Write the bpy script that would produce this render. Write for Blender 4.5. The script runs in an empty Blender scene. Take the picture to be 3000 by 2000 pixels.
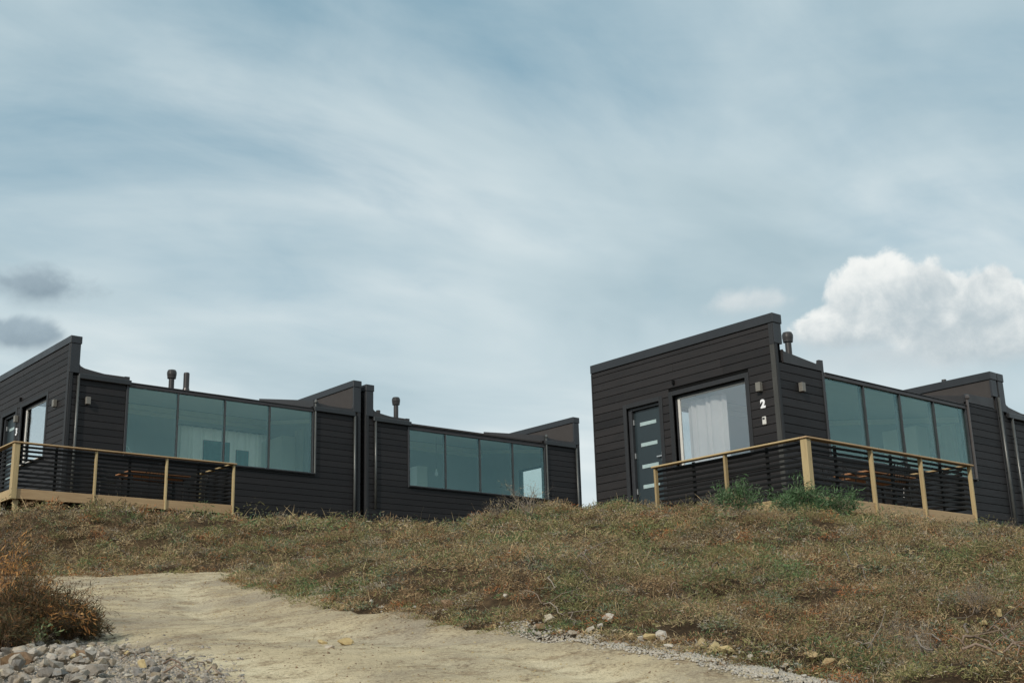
import bpy, bmesh, math, random
import numpy as np
from mathutils import Matrix, Vector
R_ = math.radians
random.seed(7); rng = np.random.default_rng(11)
scene = bpy.context.scene
COL = scene.collection

# ------------------------------------------------------------------ camera
# world axes: X runs along the long house fronts, Y goes back into the hill, Z up; camera at the origin (eye level)
F_PX, PITCH, ROLL, YAW = 3615.24, .270368, -.0285168, .854125     # focal length in pixels of the 3000 px wide photograph
HD = Vector((math.cos(YAW), math.sin(YAW), 0))                    # horizontal heading of the camera
RT = Vector((math.sin(YAW), -math.cos(YAW), 0))                   # horizontal right
FW = HD*math.cos(PITCH) + Vector((0, 0, math.sin(PITCH)))
UP0 = -HD*math.sin(PITCH) + Vector((0, 0, math.cos(PITCH)))
RG = RT*math.cos(ROLL) + UP0*math.sin(ROLL)
UPV = -RT*math.sin(ROLL) + UP0*math.cos(ROLL)
cam_d = bpy.data.cameras.new('camera'); cam = bpy.data.objects.new('camera', cam_d); COL.objects.link(cam)
cam_d.sensor_width = 36; cam_d.lens = F_PX/3000*36; cam_d.clip_end = 3000; cam_d.clip_start = .1
cam.matrix_world = Matrix((RG, UPV, -FW)).transposed().to_4x4()
scene.camera = cam

def ray(px, py):
    return FW + RG*((px-1500)/F_PX) - UPV*((py-1000)/F_PX)
def gr(g, r, z=0): return Vector((HD.x*g+RT.x*r, HD.y*g+RT.y*r, z))

# ------------------------------------------------------------------ light
SUN_TO = Vector((-.93, -.37, 0)).normalized()                      # horizontal direction towards the sun
SUN_EL = R_(33)
sun_d = bpy.data.lights.new('sun', 'SUN'); sun = bpy.data.objects.new('sun', sun_d); COL.objects.link(sun)
sun_d.energy = 2.4; sun_d.angle = R_(3); sun_d.color = (1, .93, .82)
sv = Vector((SUN_TO.x*math.cos(SUN_EL), SUN_TO.y*math.cos(SUN_EL), math.sin(SUN_EL)))
sun.rotation_euler = sv.to_track_quat('Z', 'Y').to_euler()
scene.view_settings.view_transform = 'Standard'; scene.view_settings.look = 'None'
scene.view_settings.exposure = .25; scene.view_settings.gamma = 1
scene.render.film_transparent = False
scene.cycles.max_bounces = 8; scene.cycles.transparent_max_bounces = 16; scene.cycles.diffuse_bounces = 3
scene.cycles.sample_clamp_indirect = 6; scene.cycles.use_denoising = True

# ------------------------------------------------------------------ node helper
class NT:
    def __init__(s, tree): s.t = tree; s.n = tree.nodes; s.l = tree.links
    def new(s, typ, **kw):
        n = s.n.new(typ)
        for k, v in kw.items():
            if k.startswith('in_'): s.put(n.inputs[k[3:].replace('_', ' ')] if not k[3:].isdigit() else n.inputs[int(k[3:])], v)
            else: setattr(n, k, v)
        return n
    def put(s, sock, v):
        if isinstance(v, bpy.types.NodeSocket): s.l.new(v, sock)
        else: sock.default_value = v
    def math(s, op, a, b=None, c=None, clamp=False):
        n = s.n.new('ShaderNodeMath'); n.operation = op; n.use_clamp = clamp
        for i, v in enumerate((a, b, c)):
            if v is not None: s.put(n.inputs[i], v)
        return n.outputs[0]
    def vmath(s, op, a, b=None, out=0, scale=None):
        n = s.n.new('ShaderNodeVectorMath'); n.operation = op
        s.put(n.inputs[0], a)
        if b is not None: s.put(n.inputs[1], b)
        if scale is not None: s.put(n.inputs['Scale'], scale)
        return n.outputs[out]
    def mix(s, f, a, b, typ='MIX'):
        n = s.n.new('ShaderNodeMix'); n.data_type = 'RGBA'; n.blend_type = typ
        s.put(n.inputs[0], f); s.put(n.inputs[6], a); s.put(n.inputs[7], b); return n.outputs[2]
    def ss(s, v, lo, hi, o0=0., o1=1.):
        n = s.n.new('ShaderNodeMapRange'); n.interpolation_type = 'SMOOTHSTEP'
        s.put(n.inputs[0], v); n.inputs[1].default_value = lo; n.inputs[2].default_value = hi; n.inputs[3].default_value = o0; n.inputs[4].default_value = o1
        return n.outputs[0]
    def noise(s, vec, scale, detail=4, rough=.55, dist=0, out='Fac', norm=True):
        n = s.n.new('ShaderNodeTexNoise'); s.put(n.inputs['Vector'], vec)
        n.inputs['Scale'].default_value = scale; n.inputs['Detail'].default_value = detail; n.inputs['Roughness'].default_value = rough; n.inputs['Distortion'].default_value = dist
        return n.outputs[out]
    def ramp(s, f, stops):
        n = s.n.new('ShaderNodeValToRGB'); s.put(n.inputs[0], f); e = n.color_ramp.elements
        while len(e) < len(stops): e.new(.5)
        for el, (p, c) in zip(e, stops): el.position = p; el.color = (*c, 1) if len(c) == 3 else c
        return n.outputs[0]

# ------------------------------------------------------------------ sky: Nishita sky under a thin broken cloud layer
world = bpy.data.worlds.new('World'); scene.world = world; world.use_nodes = True
w = NT(world.node_tree); w.n.clear()
sky = w.new('ShaderNodeTexSky', sky_type='NISHITA', sun_disc=False, sun_elevation=SUN_EL, sun_rotation=math.atan2(SUN_TO.x, SUN_TO.y), air_density=1.1, dust_density=1.6, ozone_density=1.6)
tc = w.new('ShaderNodeTexCoord').outputs['Generated']
nrm = w.vmath('NORMALIZE', tc)
sx = w.new('ShaderNodeSeparateXYZ', in_0=nrm)
den = w.math('ADD', w.math('MAXIMUM', sx.outputs[2], 0), .22)
lay = w.vmath('DIVIDE', nrm, w.new('ShaderNodeCombineXYZ', in_0=den, in_1=den, in_2=den).outputs[0])   # flat cloud layer seen in perspective
mp = w.new('ShaderNodeMapping', in_0=lay); mp.inputs['Rotation'].default_value = (0, 0, R_(28)); mp.inputs['Scale'].default_value = (.95, 1.35, .3); mp.inputs['Location'].default_value = (2.3, .9, 0)
n1 = w.noise(mp.outputs[0], 1.25, 7, .52, .5)
mp2 = w.new('ShaderNodeMapping', in_0=lay); mp2.inputs['Rotation'].default_value = (0, 0, R_(20)); mp2.inputs['Scale'].default_value = (.7, 1.25, .3); mp2.inputs['Location'].default_value = (7.1, 3.3, 0)
n2 = w.noise(mp2.outputs[0], .8, 5, .5, .3)
n3 = w.noise(mp2.outputs[0], 5.0, 6, .6, .6)
cov = w.math('ADD', w.math('MULTIPLY', n1, .62), w.math('ADD', w.math('MULTIPLY', n2, .34), w.math('MULTIPLY', n3, .12)))
low = w.ss(sx.outputs[2], .14, .50, .20, .06)                        # the layer thickens towards the horizon
cov = w.math('ADD', cov, low)
m1 = w.ss(cov, .40, .66)
ccol = w.ramp(w.noise(mp2.outputs[0], 1.7, 5, .5, .4), [(.32, (.315, .405, .445)), (.50, (.42, .50, .53)), (.68, (.57, .62, .625))])
skyc = w.mix(.62, w.vmath('SCALE', sky.outputs[0], scale=.075), (.195, .345, .41, 1))
base = w.mix(w.math('MULTIPLY', m1, .92), skyc, ccol)
def cloud(prev, d, half, seed, lit, shade, soft=.25, nsc=9., amp=.85, vshade=(-.6, .7)):
    """one cumulus standing in a fixed direction of the sky"""
    d = d.normalized(); rt = Vector((d.y, -d.x, 0)).normalized(); up = rt.cross(d)
    fz = w.vmath('DOT_PRODUCT', nrm, tuple(d), out=1)
    fx = w.math('DIVIDE', w.vmath('DOT_PRODUCT', nrm, tuple(rt), out=1), half[0])
    fy = w.math('DIVIDE', w.vmath('DOT_PRODUCT', nrm, tuple(up), out=1), half[1])
    fyb = w.math('MULTIPLY', fy, w.ss(fy, -.2, .2, 1.6, 1.))
    rad = w.math('SQRT', w.math('ADD', w.math('MULTIPLY', fx, fx), w.math('MULTIPLY', fyb, fyb)))
    off = w.vmath('ADD', nrm, (seed, seed*.37, -seed*.7))
    nz = w.noise(off, nsc, 8, .56, .25)
    dens = w.math('ADD', w.math('SUBTRACT', 1., rad), w.math('MULTIPLY', w.math('SUBTRACT', nz, .5), amp*2))
    sf = w.ss(fy, -.5, .35, soft*4, soft)
    mask = w.math('MULTIPLY', w.ss(w.math('DIVIDE', dens, sf), 0., 1.), w.ss(fz, .5, .7))
    nb = w.noise(off, nsc*1.6, 6, .6, .2)
    hl = w.math('ADD', w.math('MULTIPLY', fy, .55), w.math('MULTIPLY', w.math('SUBTRACT', nb, .5), 1.5))
    hl = w.math('SUBTRACT', hl, w.math('MULTIPLY', fx, .18))
    return w.mix(mask, prev, w.mix(w.ss(hl, *vshade), shade, lit))
for px_, py_, hx_, hy_ in ((2760, 1060, .150, .038), (2480, 1010, .07, .03)):
    base = cloud(base, ray(px_, py_), (hx_, hy_), 6.3, (.45, .50, .52, 1), (.37, .43, .46, 1), .6, 12, .5)
for px_, py_, hx_, hy_ in ((2930, 985, .078, .044), (2470, 975, .050, .026), (2790, 925, .060, .040), (2620, 905, .058, .046)):
    base = cloud(base, ray(px_, py_), (hx_, hy_), 3.1, (.66, .675, .66, 1), (.35, .41, .44, 1), .17, 24, .55, (-.40, .75))
base = cloud(base, ray(2190, 905), (.038, .022), 8.2, (.50, .54, .55, 1), (.38, .45, .48, 1), .5, 22, .7)
base = cloud(base, ray(130, 862), (.046, .027), 5.7, (.27, .34, .385, 1), (.165, .22, .262, 1), .5, 19, .95)
base = cloud(base, ray(45, 1000), (.046, .022), 9.4, (.27, .34, .385, 1), (.18, .235, .275, 1), .5, 20, .9)
bg = w.new('ShaderNodeBackground', in_Color=base, in_Strength=1.16)
w.l.new(bg.outputs[0], w.new('ShaderNodeOutputWorld').inputs[0])

# ------------------------------------------------------------------ materials
def mat(name):
    m = bpy.data.materials.new(name); m.use_nodes = True; t = NT(m.node_tree); t.n.clear()
    b = t.new('ShaderNodeBsdfPrincipled'); o = t.new('ShaderNodeOutputMaterial'); t.l.new(b.outputs[0], o.inputs[0])
    return m, t, b
def bump(t, b, h, strength=.3, dist=.01):
    n = t.new('ShaderNodeBump', in_Strength=strength, in_Distance=dist, in_Height=h); t.l.new(n.outputs[0], b.inputs['Normal'])
def plain(name, c, rough=.6, var=.18, scale=14, metal=0., spec=.5):
    m, t, b = mat(name)
    co = t.new('ShaderNodeTexCoord').outputs['Object']
    n = t.noise(co, scale, 5, .6); n2 = t.noise(co, scale*.14, 3)
    f = t.math('MULTIPLY', t.math('ADD', n, n2), .5)
    t.put(b.inputs['Base Color'], t.mix(t.ss(f, .3, .7), tuple(v*(1-var) for v in c)+(1,), tuple(v*(1+var) for v in c)+(1,)))
    t.put(b.inputs['Roughness'], t.ss(n2, .3, .7, rough*.85, min(1, rough*1.12))); b.inputs['Metallic'].default_value = metal
    b.inputs['Specular IOR Level'].default_value = spec
    return m
def wood(name, dark, light, axis, rough=.62, rel=.35, spec=.4, knots=True):
    """sawn board, grain along axis (0 x, 1 y, 2 z)"""
    m, t, b = mat(name)
    co = t.new('ShaderNodeTexCoord').outputs['Object']; oi = t.new('ShaderNodeObjectInfo').outputs['Random']
    sc = [26., 26., 26.]; sc[axis] = 1.3
    off = t.vmath('ADD', co, t.vmath('SCALE', (7.1, 3.3, 5.9), scale=oi))
    mp = t.new('ShaderNodeMapping', in_0=off); mp.inputs['Scale'].default_value = sc
    g = t.noise(mp.outputs[0], 1.6, 6, .65, .6)
    big = t.noise(off, 1.1, 3)
    f = t.math('ADD', t.math('MULTIPLY', g, .65), t.math('ADD', t.math('MULTIPLY', big, .25), t.math('MULTIPLY', oi, .22)))
    c = t.mix(t.ss(f, .34, .78), dark+(1,), light+(1,))
    if knots:
        mk = t.new('ShaderNodeMapping', in_0=off); s2 = [7., 7., 7.]; s2[axis] = 2.6; mk.inputs['Scale'].default_value = s2
        v = t.new('ShaderNodeTexVoronoi', in_Vector=mk.outputs[0], in_Scale=1.0)
        c = t.mix(t.math('MULTIPLY', t.ss(v.outputs['Distance'], .03, .12, 1, 0), .55), c, tuple(x*.45 for x in dark)+(1,))
    t.put(b.inputs['Base Color'], c); t.put(b.inputs['Roughness'], t.ss(g, .3, .7, rough*.88, rough*1.15)); b.inputs['Specular IOR Level'].default_value = spec
    bump(t, b, g, rel, .004)
    return m
M = {}
M['bx'] = wood('black_stained_boards_along_x', (.0062, .0056, .0066), (.018, .016, .017), 0)
M['by'] = wood('black_stained_boards_along_y', (.0082, .0068, .0072), (.023, .0195, .0195), 1)
M['bz'] = wood('black_stained_trim', (.014, .015, .017), (.027, .028, .031), 2, knots=False)
M['slat'] = wood('black_slats', (.004, .004, .004), (.010, .0095, .0095), 0, .6, spec=.22, knots=False)
M['pine_x'] = wood('treated_pine_along_x', (.35, .225, .12), (.52, .37, .205), 0)
M['pine_y'] = wood('treated_pine_along_y', (.32, .22, .115), (.48, .36, .19), 1)
M['pine_z'] = wood('treated_pine_upright', (.30, .215, .105), (.47, .365, .195), 2, rel=.6)
M['deck'] = wood('deck_boards', (.20, .14, .085), (.33, .24, .15), 0)
M['table'] = wood('table_wood', (.25, .115, .055), (.40, .20, .10), 0)
M['cap'] = plain('black_painted_capping', (.022, .024, .028), .45, .14, 9)
M['flash'] = plain('dark_metal_flashing', (.028, .026, .027), .5, .12, 8)
M['inner'] = plain('brown_grey_roof_membrane', (.044, .038, .036), .8, .12, 6)
M['void'] = plain('black_backing', (.006, .006, .006), .9, .1, 6, spec=.1)
M['gutter'] = plain('dark_gutter_metal', (.018, .020, .022), .42, .12, 9)
M['pipe'] = plain('grey_downpipe_metal', (.085, .088, .085), .38, .15, 12, metal=.35)
M['flue'] = plain('black_flue_metal', (.050, .046, .045), .34, .15, 12, metal=.45)
M['frame'] = plain('bronze_window_frame', (.070, .060, .058), .45, .12, 12)
M['hframe'] = plain('dark_bronze_head_frame', (.040, .034, .035), .45, .12, 12)
M['bzw'] = wood('weathered_black_trim', (.040, .040, .038), (.085, .082, .074), 2)
M['dframe'] = plain('dark_window_frame', (.030, .032, .036), .5, .12, 12)
M['white'] = plain('white_frame_paint', (.62, .60, .56), .5, .06, 8)
M['lamp'] = plain('grey_lamp_housing', (.17, .16, .14), .5, .12, 20)
M['steel'] = plain('brushed_steel', (.55, .55, .54), .3, .08, 30, metal=.8)
M['number'] = plain('white_number', (.85, .85, .87), .5, .04, 20)
M['doorp'] = plain('dark_green_grey_door', (.020, .031, .036), .32, .1, 4)
M['frost'] = plain('pale_frosted_glass', (.36, .46, .46), .25, .12, 12)
M['plaster'] = plain('interior_wall_paint', (.44, .46, .45), .8, .05, 3)
M['iwood'] = plain('interior_floor_wood', (.66, .56, .42), .5, .15, 4)
M['ceil'] = plain('interior_ceiling_paint', (.56, .58, .58), .7, .06, 3)
M['cornice'] = plain('cream_cornice', (.93, .89, .74), .6, .04, 5)
def cloth(name, c, tr=.45):
    m, t, b = mat(name); co = t.new('ShaderNodeTexCoord').outputs['Object']; n = t.noise(co, 7, 4)
    cc = t.mix(n, tuple(v*.86 for v in c)+(1,), c+(1,)); t.put(b.inputs['Base Color'], cc); b.inputs['Roughness'].default_value = .95
    o = [q for q in t.n if q.type == 'OUTPUT_MATERIAL'][0]; tl = t.new('ShaderNodeBsdfTranslucent', in_Color=cc)
    t.l.new(t.new('ShaderNodeMixShader', in_0=tr, in_1=b.outputs[0], in_2=tl.outputs[0]).outputs[0], o.inputs[0]); return m
M['curtain'] = cloth('cream_curtain_cloth', (.97, .93, .80), .68)
M['pcurtain'] = cloth('pale_lilac_curtain_cloth', (.90, .84, .84), .3)
M['cabinet'] = plain('white_cabinet_lacquer', (.86, .88, .80), .35, .03, 3)
M['map'] = plain('teal_board', (.10, .36, .36), .5, .25, 6)
M['sofa'] = plain('blue_grey_upholstery', (.09, .15, .18), .9, .15, 9)
M['wire'] = plain('black_chair_metal', (.03, .03, .03), .35, .1, 30, metal=.4)
def glass(name, tint, refl, rc=(.92, .96, 1, 1)):
    m, t, b = mat(name); t.n.remove(b); o = [n for n in t.n if n.type == 'OUTPUT_MATERIAL'][0]
    lw = t.new('ShaderNodeLayerWeight', in_Blend=.5).outputs['Facing']
    fac = t.math('ADD', refl, t.math('MULTIPLY', t.math('POWER', lw, 5.), .7), clamp=True)
    tr = t.new('ShaderNodeBsdfTransparent', in_Color=tint); gl = t.new('ShaderNodeBsdfGlossy', in_Color=rc, in_Roughness=.012)
    co = t.new('ShaderNodeTexCoord').outputs['Object']
    bp = t.new('ShaderNodeBump', in_Strength=.16, in_Distance=.02, in_Height=t.noise(co, 1.1, 2)); t.l.new(bp.outputs[0], gl.inputs['Normal'])
    t.l.new(t.new('ShaderNodeMixShader', in_0=fac, in_1=tr.outputs[0], in_2=gl.outputs[0]).outputs[0], o.inputs[0])
    return m
M['teal_glass'] = glass('teal_tinted_glazing', (.92, .985, .965, 1), .072, (.62, .95, .98, 1))
M['clear_glass'] = glass('clear_glazing', (.90, .92, .92, 1), .16)

# ground, road, stones
def ground_mat():
    m, t, b = mat('peaty_heath_soil'); co = t.new('ShaderNodeNewGeometry').outputs['Position']
    a = t.noise(co, 1.1, 6, .6); c = t.noise(co, 9, 6, .7)
    col = t.mix(t.ss(a, .35, .65), (.060, .038, .020, 1), (.115, .075, .040, 1))
    col = t.mix(t.ss(c, .4, .62), t.vmath('SCALE', col, scale=.5), col)
    t.put(b.inputs['Base Color'], col); b.inputs['Roughness'].default_value = .95; b.inputs['Specular IOR Level'].default_value = .15
    bump(t, b, c, .8, .05); return m
def road_mat():
    m, t, b = mat('sandy_gravel_track'); co = t.new('ShaderNodeNewGeometry').outputs['Position']
    al = t.new('ShaderNodeMapping', in_0=co); al.inputs['Rotation'].default_value = (0, 0, -math.atan2(HD.y*.93-RT.y*.36, HD.x*.93-RT.x*.36)); al.inputs['Scale'].default_value = (.42, 1.1, 1)
    ruts = t.noise(al.outputs[0], 1.15, 5, .6, .6)
    big = t.noise(co, .5, 4, .6, .3); mid = t.noise(co, 3.5, 6, .7); fine = t.noise(co, 30, 5, .75); gr_ = t.noise(co, 95, 3, .7)
    col = t.mix(t.ss(ruts, .32, .66), (.38, .315, .22, 1), (.60, .50, .325, 1))
    wr = t.new('ShaderNodeAttribute', attribute_name='wear').outputs['Fac']
    col = t.mix(t.math('MULTIPLY', wr, t.ss(mid, .3, .6, .85, .35)), t.vmath('MULTIPLY', col, (.92, .89, .86)), (.74, .64, .44, 1))
    col = t.mix(t.math('MULTIPLY', t.ss(big, .50, .62), .6), col, (.32, .265, .20, 1))
    col = t.mix(t.math('MULTIPLY', t.ss(mid, .50, .66), .6), col, (.25, .165, .09, 1))
    col = t.mix(t.math('MULTIPLY', t.math('MULTIPLY', t.ss(fine, .50, .62), t.ss(mid, .36, .58)), .75), col, (.12, .085, .05, 1))
    col = t.mix(t.math('MULTIPLY', t.ss(fine, .34, .48, 1, 0), .5), col, (.66, .57, .38, 1))
    col = t.mix(t.math('MULTIPLY', t.ss(gr_, .52, .62), .5), col, (.17, .135, .095, 1))
    t.put(b.inputs['Base Color'], col); b.inputs['Roughness'].default_value = .95; b.inputs['Specular IOR Level'].default_value = .2
    h = t.math('ADD', t.math('MULTIPLY', mid, .7), t.math('ADD', t.math('MULTIPLY', fine, .5), t.math('MULTIPLY', gr_, .25)))
    bump(t, b, h, .85, .035); return m
def stone_mat(name, cols):
    m, t, b = mat(name); co = t.new('ShaderNodeTexCoord').outputs['Object']; oi = t.new('ShaderNodeObjectInfo').outputs['Random']
    gp = t.new('ShaderNodeNewGeometry'); rnd = t.math('FRACT', t.math('ADD', oi, t.math('MULTIPLY', gp.outputs['Random Per Island'], 3.7)))
    c = t.ramp(rnd, [(i/(len(cols)-1) if len(cols) > 1 else 0, x) for i, x in enumerate(cols)])
    n = t.noise(gp.outputs['Position'], 42, 6, .7); n2 = t.noise(gp.outputs['Position'], 9, 4, .6)
    c = t.mix(t.ss(n, .42, .68, 0, .6), c, t.vmath('MULTIPLY', c, (.55, .48, .40)))
    c = t.mix(t.math('MULTIPLY', t.ss(n2, .56, .7), .4), c, (.27, .19, .10, 1))
    t.put(b.inputs['Base Color'], c); b.inputs['Roughness'].default_value = .9; b.inputs['Specular IOR Level'].default_value = .25
    bump(t, b, n, .6, .012); return m
M['ground'] = ground_mat(); M['road'] = road_mat()
M['stone'] = stone_mat('grey_crushed_stone', [(.25, .225, .20), (.40, .36, .31), (.17, .155, .14), (.46, .41, .34), (.30, .245, .18), (.22, .21, .20)])
M['pale_stone'] = stone_mat('pale_crushed_stone', [(.42, .385, .335), (.50, .455, .39), (.36, .335, .295), (.48, .41, .28)])
M['ochre_stone'] = stone_mat('ochre_stone', [(.42, .32, .16), (.46, .37, .20), (.36, .26, .14)])
M['brown_stone'] = stone_mat('brown_stone', [(.20, .125, .075), (.24, .16, .10)])
def leaf_mat(name, trans=.25):
    m, t, b = mat(name)
    a = t.new('ShaderNodeVertexColor', layer_name='tint').outputs[0]
    t.put(b.inputs['Base Color'], a); b.inputs['Roughness'].default_value = .8; b.inputs['Specular IOR Level'].default_value = .2
    o = [n for n in t.n if n.type == 'OUTPUT_MATERIAL'][0]
    tl = t.new('ShaderNodeBsdfTranslucent', in_Color=a)
    t.l.new(t.new('ShaderNodeMixShader', in_0=trans, in_1=b.outputs[0], in_2=tl.outputs[0]).outputs[0], o.inputs[0])
    return m
M['leaf'] = leaf_mat('heath_foliage'); M['twig'] = wood('grey_dead_wood', (.13, .10, .08), (.30, .25, .20), 2, .85, .4, knots=False)
M['twig_red'] = wood('brown_dead_wood', (.13, .085, .06), (.25, .185, .14), 2, .85, .4, knots=False)

# ------------------------------------------------------------------ mesh helpers
def link(name, me, m=None, parent=None, loc=None):
    o = bpy.data.objects.new(name, me); COL.objects.link(o)
    if m is not None and me is not None: me.materials.append(m)
    if parent is not None: o.parent = parent
    if loc is not None: o.location = loc
    return o
def tag(o, label=None, cat=None, group=None, kind=None):
    if label: o['label'] = label
    if cat: o['category'] = cat
    if group: o['group'] = group
    if kind: o['kind'] = kind
    return o
def empty(name, loc, label, cat, group=None):
    o = bpy.data.objects.new(name, None); COL.objects.link(o); o.location = loc; o.empty_display_size = .2
    return tag(o, label, cat, group)
def box_data(x0, x1, y0, y1, z0, z1, c=0.):
    if c <= 0:
        v = [(x, y, z) for x in (x0, x1) for y in (y0, y1) for z in (z0, z1)]
        f = [(0, 1, 3, 2), (4, 6, 7, 5), (0, 4, 5, 1), (2, 3, 7, 6), (0, 2, 6, 4), (1, 5, 7, 3)]
        return v, f
    c = min(c, .45*min(x1-x0, y1-y0, z1-z0)); v = []; idx = {}
    X, Y, Z = (x0, x1), (y0, y1), (z0, z1)
    for i in (0, 1):
        for j in (0, 1):
            for k in (0, 1):
                sx_, sy_, sz_ = (c, -c)[i], (c, -c)[j], (c, -c)[k]
                for a, d in enumerate(((0, sy_, sz_), (sx_, 0, sz_), (sx_, sy_, 0))):
                    idx[i, j, k, a] = len(v); v.append((X[i]+d[0], Y[j]+d[1], Z[k]+d[2]))
    f = []
    for i in (0, 1): f.append([idx[i, 0, 0, 0], idx[i, 0, 1, 0], idx[i, 1, 1, 0], idx[i, 1, 0, 0]][::(1 if i == 0 else -1)])
    for j in (0, 1): f.append([idx[0, j, 0, 1], idx[1, j, 0, 1], idx[1, j, 1, 1], idx[0, j, 1, 1]][::(1 if j == 0 else -1)])
    for k in (0, 1): f.append([idx[0, 0, k, 2], idx[0, 1, k, 2], idx[1, 1, k, 2], idx[1, 0, k, 2]][::(1 if k == 0 else -1)])
    for p in (0, 1):
        for q in (0, 1):
            s = 1 if p == q else -1
            f.append([idx[p, q, 0, 0], idx[p, q, 0, 1], idx[p, q, 1, 1], idx[p, q, 1, 0]][::s])
            f.append([idx[p, 0, q, 0], idx[p, 1, q, 0], idx[p, 1, q, 2], idx[p, 0, q, 2]][::s])
            f.append([idx[0, p, q, 1], idx[0, p, q, 2], idx[1, p, q, 2], idx[1, p, q, 1]][::s])
    for i in (0, 1):
        for j in (0, 1):
            for k in (0, 1): f.append([idx[i, j, k, a] for a in ((0, 1, 2) if (i+j+k) % 2 else (0, 2, 1))])
    return v, f
class MB:
    def __init__(s): s.v = []; s.f = []
    def add(s, v, f):
        n = len(s.v); s.v += [tuple(p) for p in v]; s.f += [[i+n for i in q] for q in f]; return s
    def box(s, *a, c=0.): return s.add(*box_data(*a, c=c))
    def tube(s, pts, rad, seg=8, cap=True):
        pts = [Vector(p) for p in pts]; rad = rad if hasattr(rad, '__len__') else [rad]*len(pts); n0 = len(s.v); ref = Vector((.13, .37, .92))
        for i, p in enumerate(pts):
            d = (pts[min(i+1, len(pts)-1)]-pts[max(i-1, 0)]).normalized()
            a = d.cross(ref if abs(d.dot(ref)) < .95 else Vector((1, 0, 0))).normalized(); b2 = d.cross(a)
            for k in range(seg):
                t = 2*math.pi*k/seg; s.v.append(tuple(p+a*math.cos(t)*rad[i]+b2*math.sin(t)*rad[i]))
        for i in range(len(pts)-1):
            for k in range(seg):
                q = n0+i*seg; s.f.append([q+k, q+(k+1) % seg, q+seg+(k+1) % seg, q+seg+k])
        if cap:
            s.f.append([n0+k for k in range(seg)][::-1]); s.f.append([n0+(len(pts)-1)*seg+k for k in range(seg)])
        return s
    def lathe(s, cx, cy, prof, seg=20):
        n0 = len(s.v)
        for r, z in prof:
            for k in range(seg): t = 2*math.pi*k/seg; s.v.append((cx+r*math.cos(t), cy+r*math.sin(t), z))
        for i in range(len(prof)-1):
            for k in range(seg): q = n0+i*seg; s.f.append([q+k, q+(k+1) % seg, q+seg+(k+1) % seg, q+seg+k])
        s.f.append([n0+k for k in range(seg)][::-1]); s.f.append([n0+(len(prof)-1)*seg+k for k in range(seg)]); return s
    def prism(s, poly, axis, a0, a1):
        """2-D polygon extruded along axis; poly gives the two other coordinates in order"""
        n = len(poly); n0 = len(s.v)
        for a in (a0, a1):
            for p in poly:
                q = list(p); q.insert(axis, a); s.v.append(tuple(q))
        s.f.append([n0+i for i in range(n)][::-1]); s.f.append([n0+n+i for i in range(n)])
        for i in range(n): s.f.append([n0+i, n0+(i+1) % n, n0+n+(i+1) % n, n0+n+i])
        return s
    def mesh(s, name, smooth=False, fix=True):
        me = bpy.data.meshes.new(name); me.from_pydata(s.v, [], s.f); me.validate()
        if fix:
            bm = bmesh.new(); bm.from_mesh(me); bmesh.ops.recalc_face_normals(bm, faces=bm.faces); bm.to_mesh(me); bm.free()
        if smooth: me.shade_smooth()
        return me
    def obj(s, name, m, parent=None, smooth=False, loc=None): return link(name, s.mesh(name, smooth), m, parent, loc)
def box(name, x0, x1, y0, y1, z0, z1, m, parent=None, c=.004):
    me = bpy.data.meshes.new(name); v, f = box_data(x0, x1, y0, y1, z0, z1, c); me.from_pydata(v, [], f)
    bm = bmesh.new(); bm.from_mesh(me); bmesh.ops.recalc_face_normals(bm, faces=bm.faces); bm.to_mesh(me); bm.free()
    return link(name, me, M[m], parent)
def copy_tree(o, parent=None):
    c = o.copy(); COL.objects.link(c)
    if parent is not None: c.parent = parent
    for ch in list(o.children): copy_tree(ch, c)
    return c

# ------------------------------------------------------------------ terrain
K_R, Z_R = .15, -1.25                                             # the track climbs from the camera's feet at about 15 %
def road_pt(px, py):
    d = ray(px, py); t = Z_R/(d.z-K_R*d.dot(HD)); p = d*t; return (p.dot(HD), p.dot(RT))
def at_g(px, py, g):
    d = ray(px, py); p = d*(g/d.dot(HD)); return (g, p.dot(RT), p.z)
right_px = [(2400, 2000), (2100, 1962), (1800, 1905), (1560, 1862), (1300, 1832), (1000, 1788), (850, 1752), (740, 1722), (690, 1704)]
left_px = [(215, 1790), (150, 1818), (60, 1860), (-60, 1925), (-180, 2000)]
road_r = [(-6, 5.0), (0, 4.6), (4, 3.7), (6.3, 2.9)] + [road_pt(*p) for p in right_px]
road_back = [road_pt(*p) for p in [(700, 1686), (735, 1674), (640, 1676), (540, 1682), (450, 1686), (300, 1692), (150, 1690)]]
road_l = [(22.6, -11.), (22.0, -16), (20, -26), (14.5, -26), (16.2, -16), (16.0, -10)] + [road_pt(*p) for p in left_px] + [(6, -4.2), (0, -4), (-6, -4)]
ROAD = np.array(road_r + road_back + road_l)
def sd_poly(P, poly):
    """signed distance, positive inside"""
    P = np.asarray(P, float); d = np.full(len(P), 1e9); ins = np.zeros(len(P), bool); n = len(poly)
    for i in range(n):
        a = poly[i]; b = poly[(i+1) % n]; e = b-a; w_ = P-a
        t = np.clip((w_@e)/(e@e+1e-12), 0, 1); q = w_-t[:, None]*e; d = np.minimum(d, np.hypot(q[:, 0], q[:, 1]))
        c = ((a[1] > P[:, 1]) != (b[1] > P[:, 1]))
        with np.errstate(divide='ignore', invalid='ignore'): xi = (b[0]-a[0])*(P[:, 1]-a[1])/(b[1]-a[1])+a[0]
        ins ^= c & (P[:, 0] < xi)
    return np.where(ins, d, -d)
plane = lambda g: Z_R+K_R*g
CP = [(g, r, plane(g)) for g, r in road_r+road_back+road_l]
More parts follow.
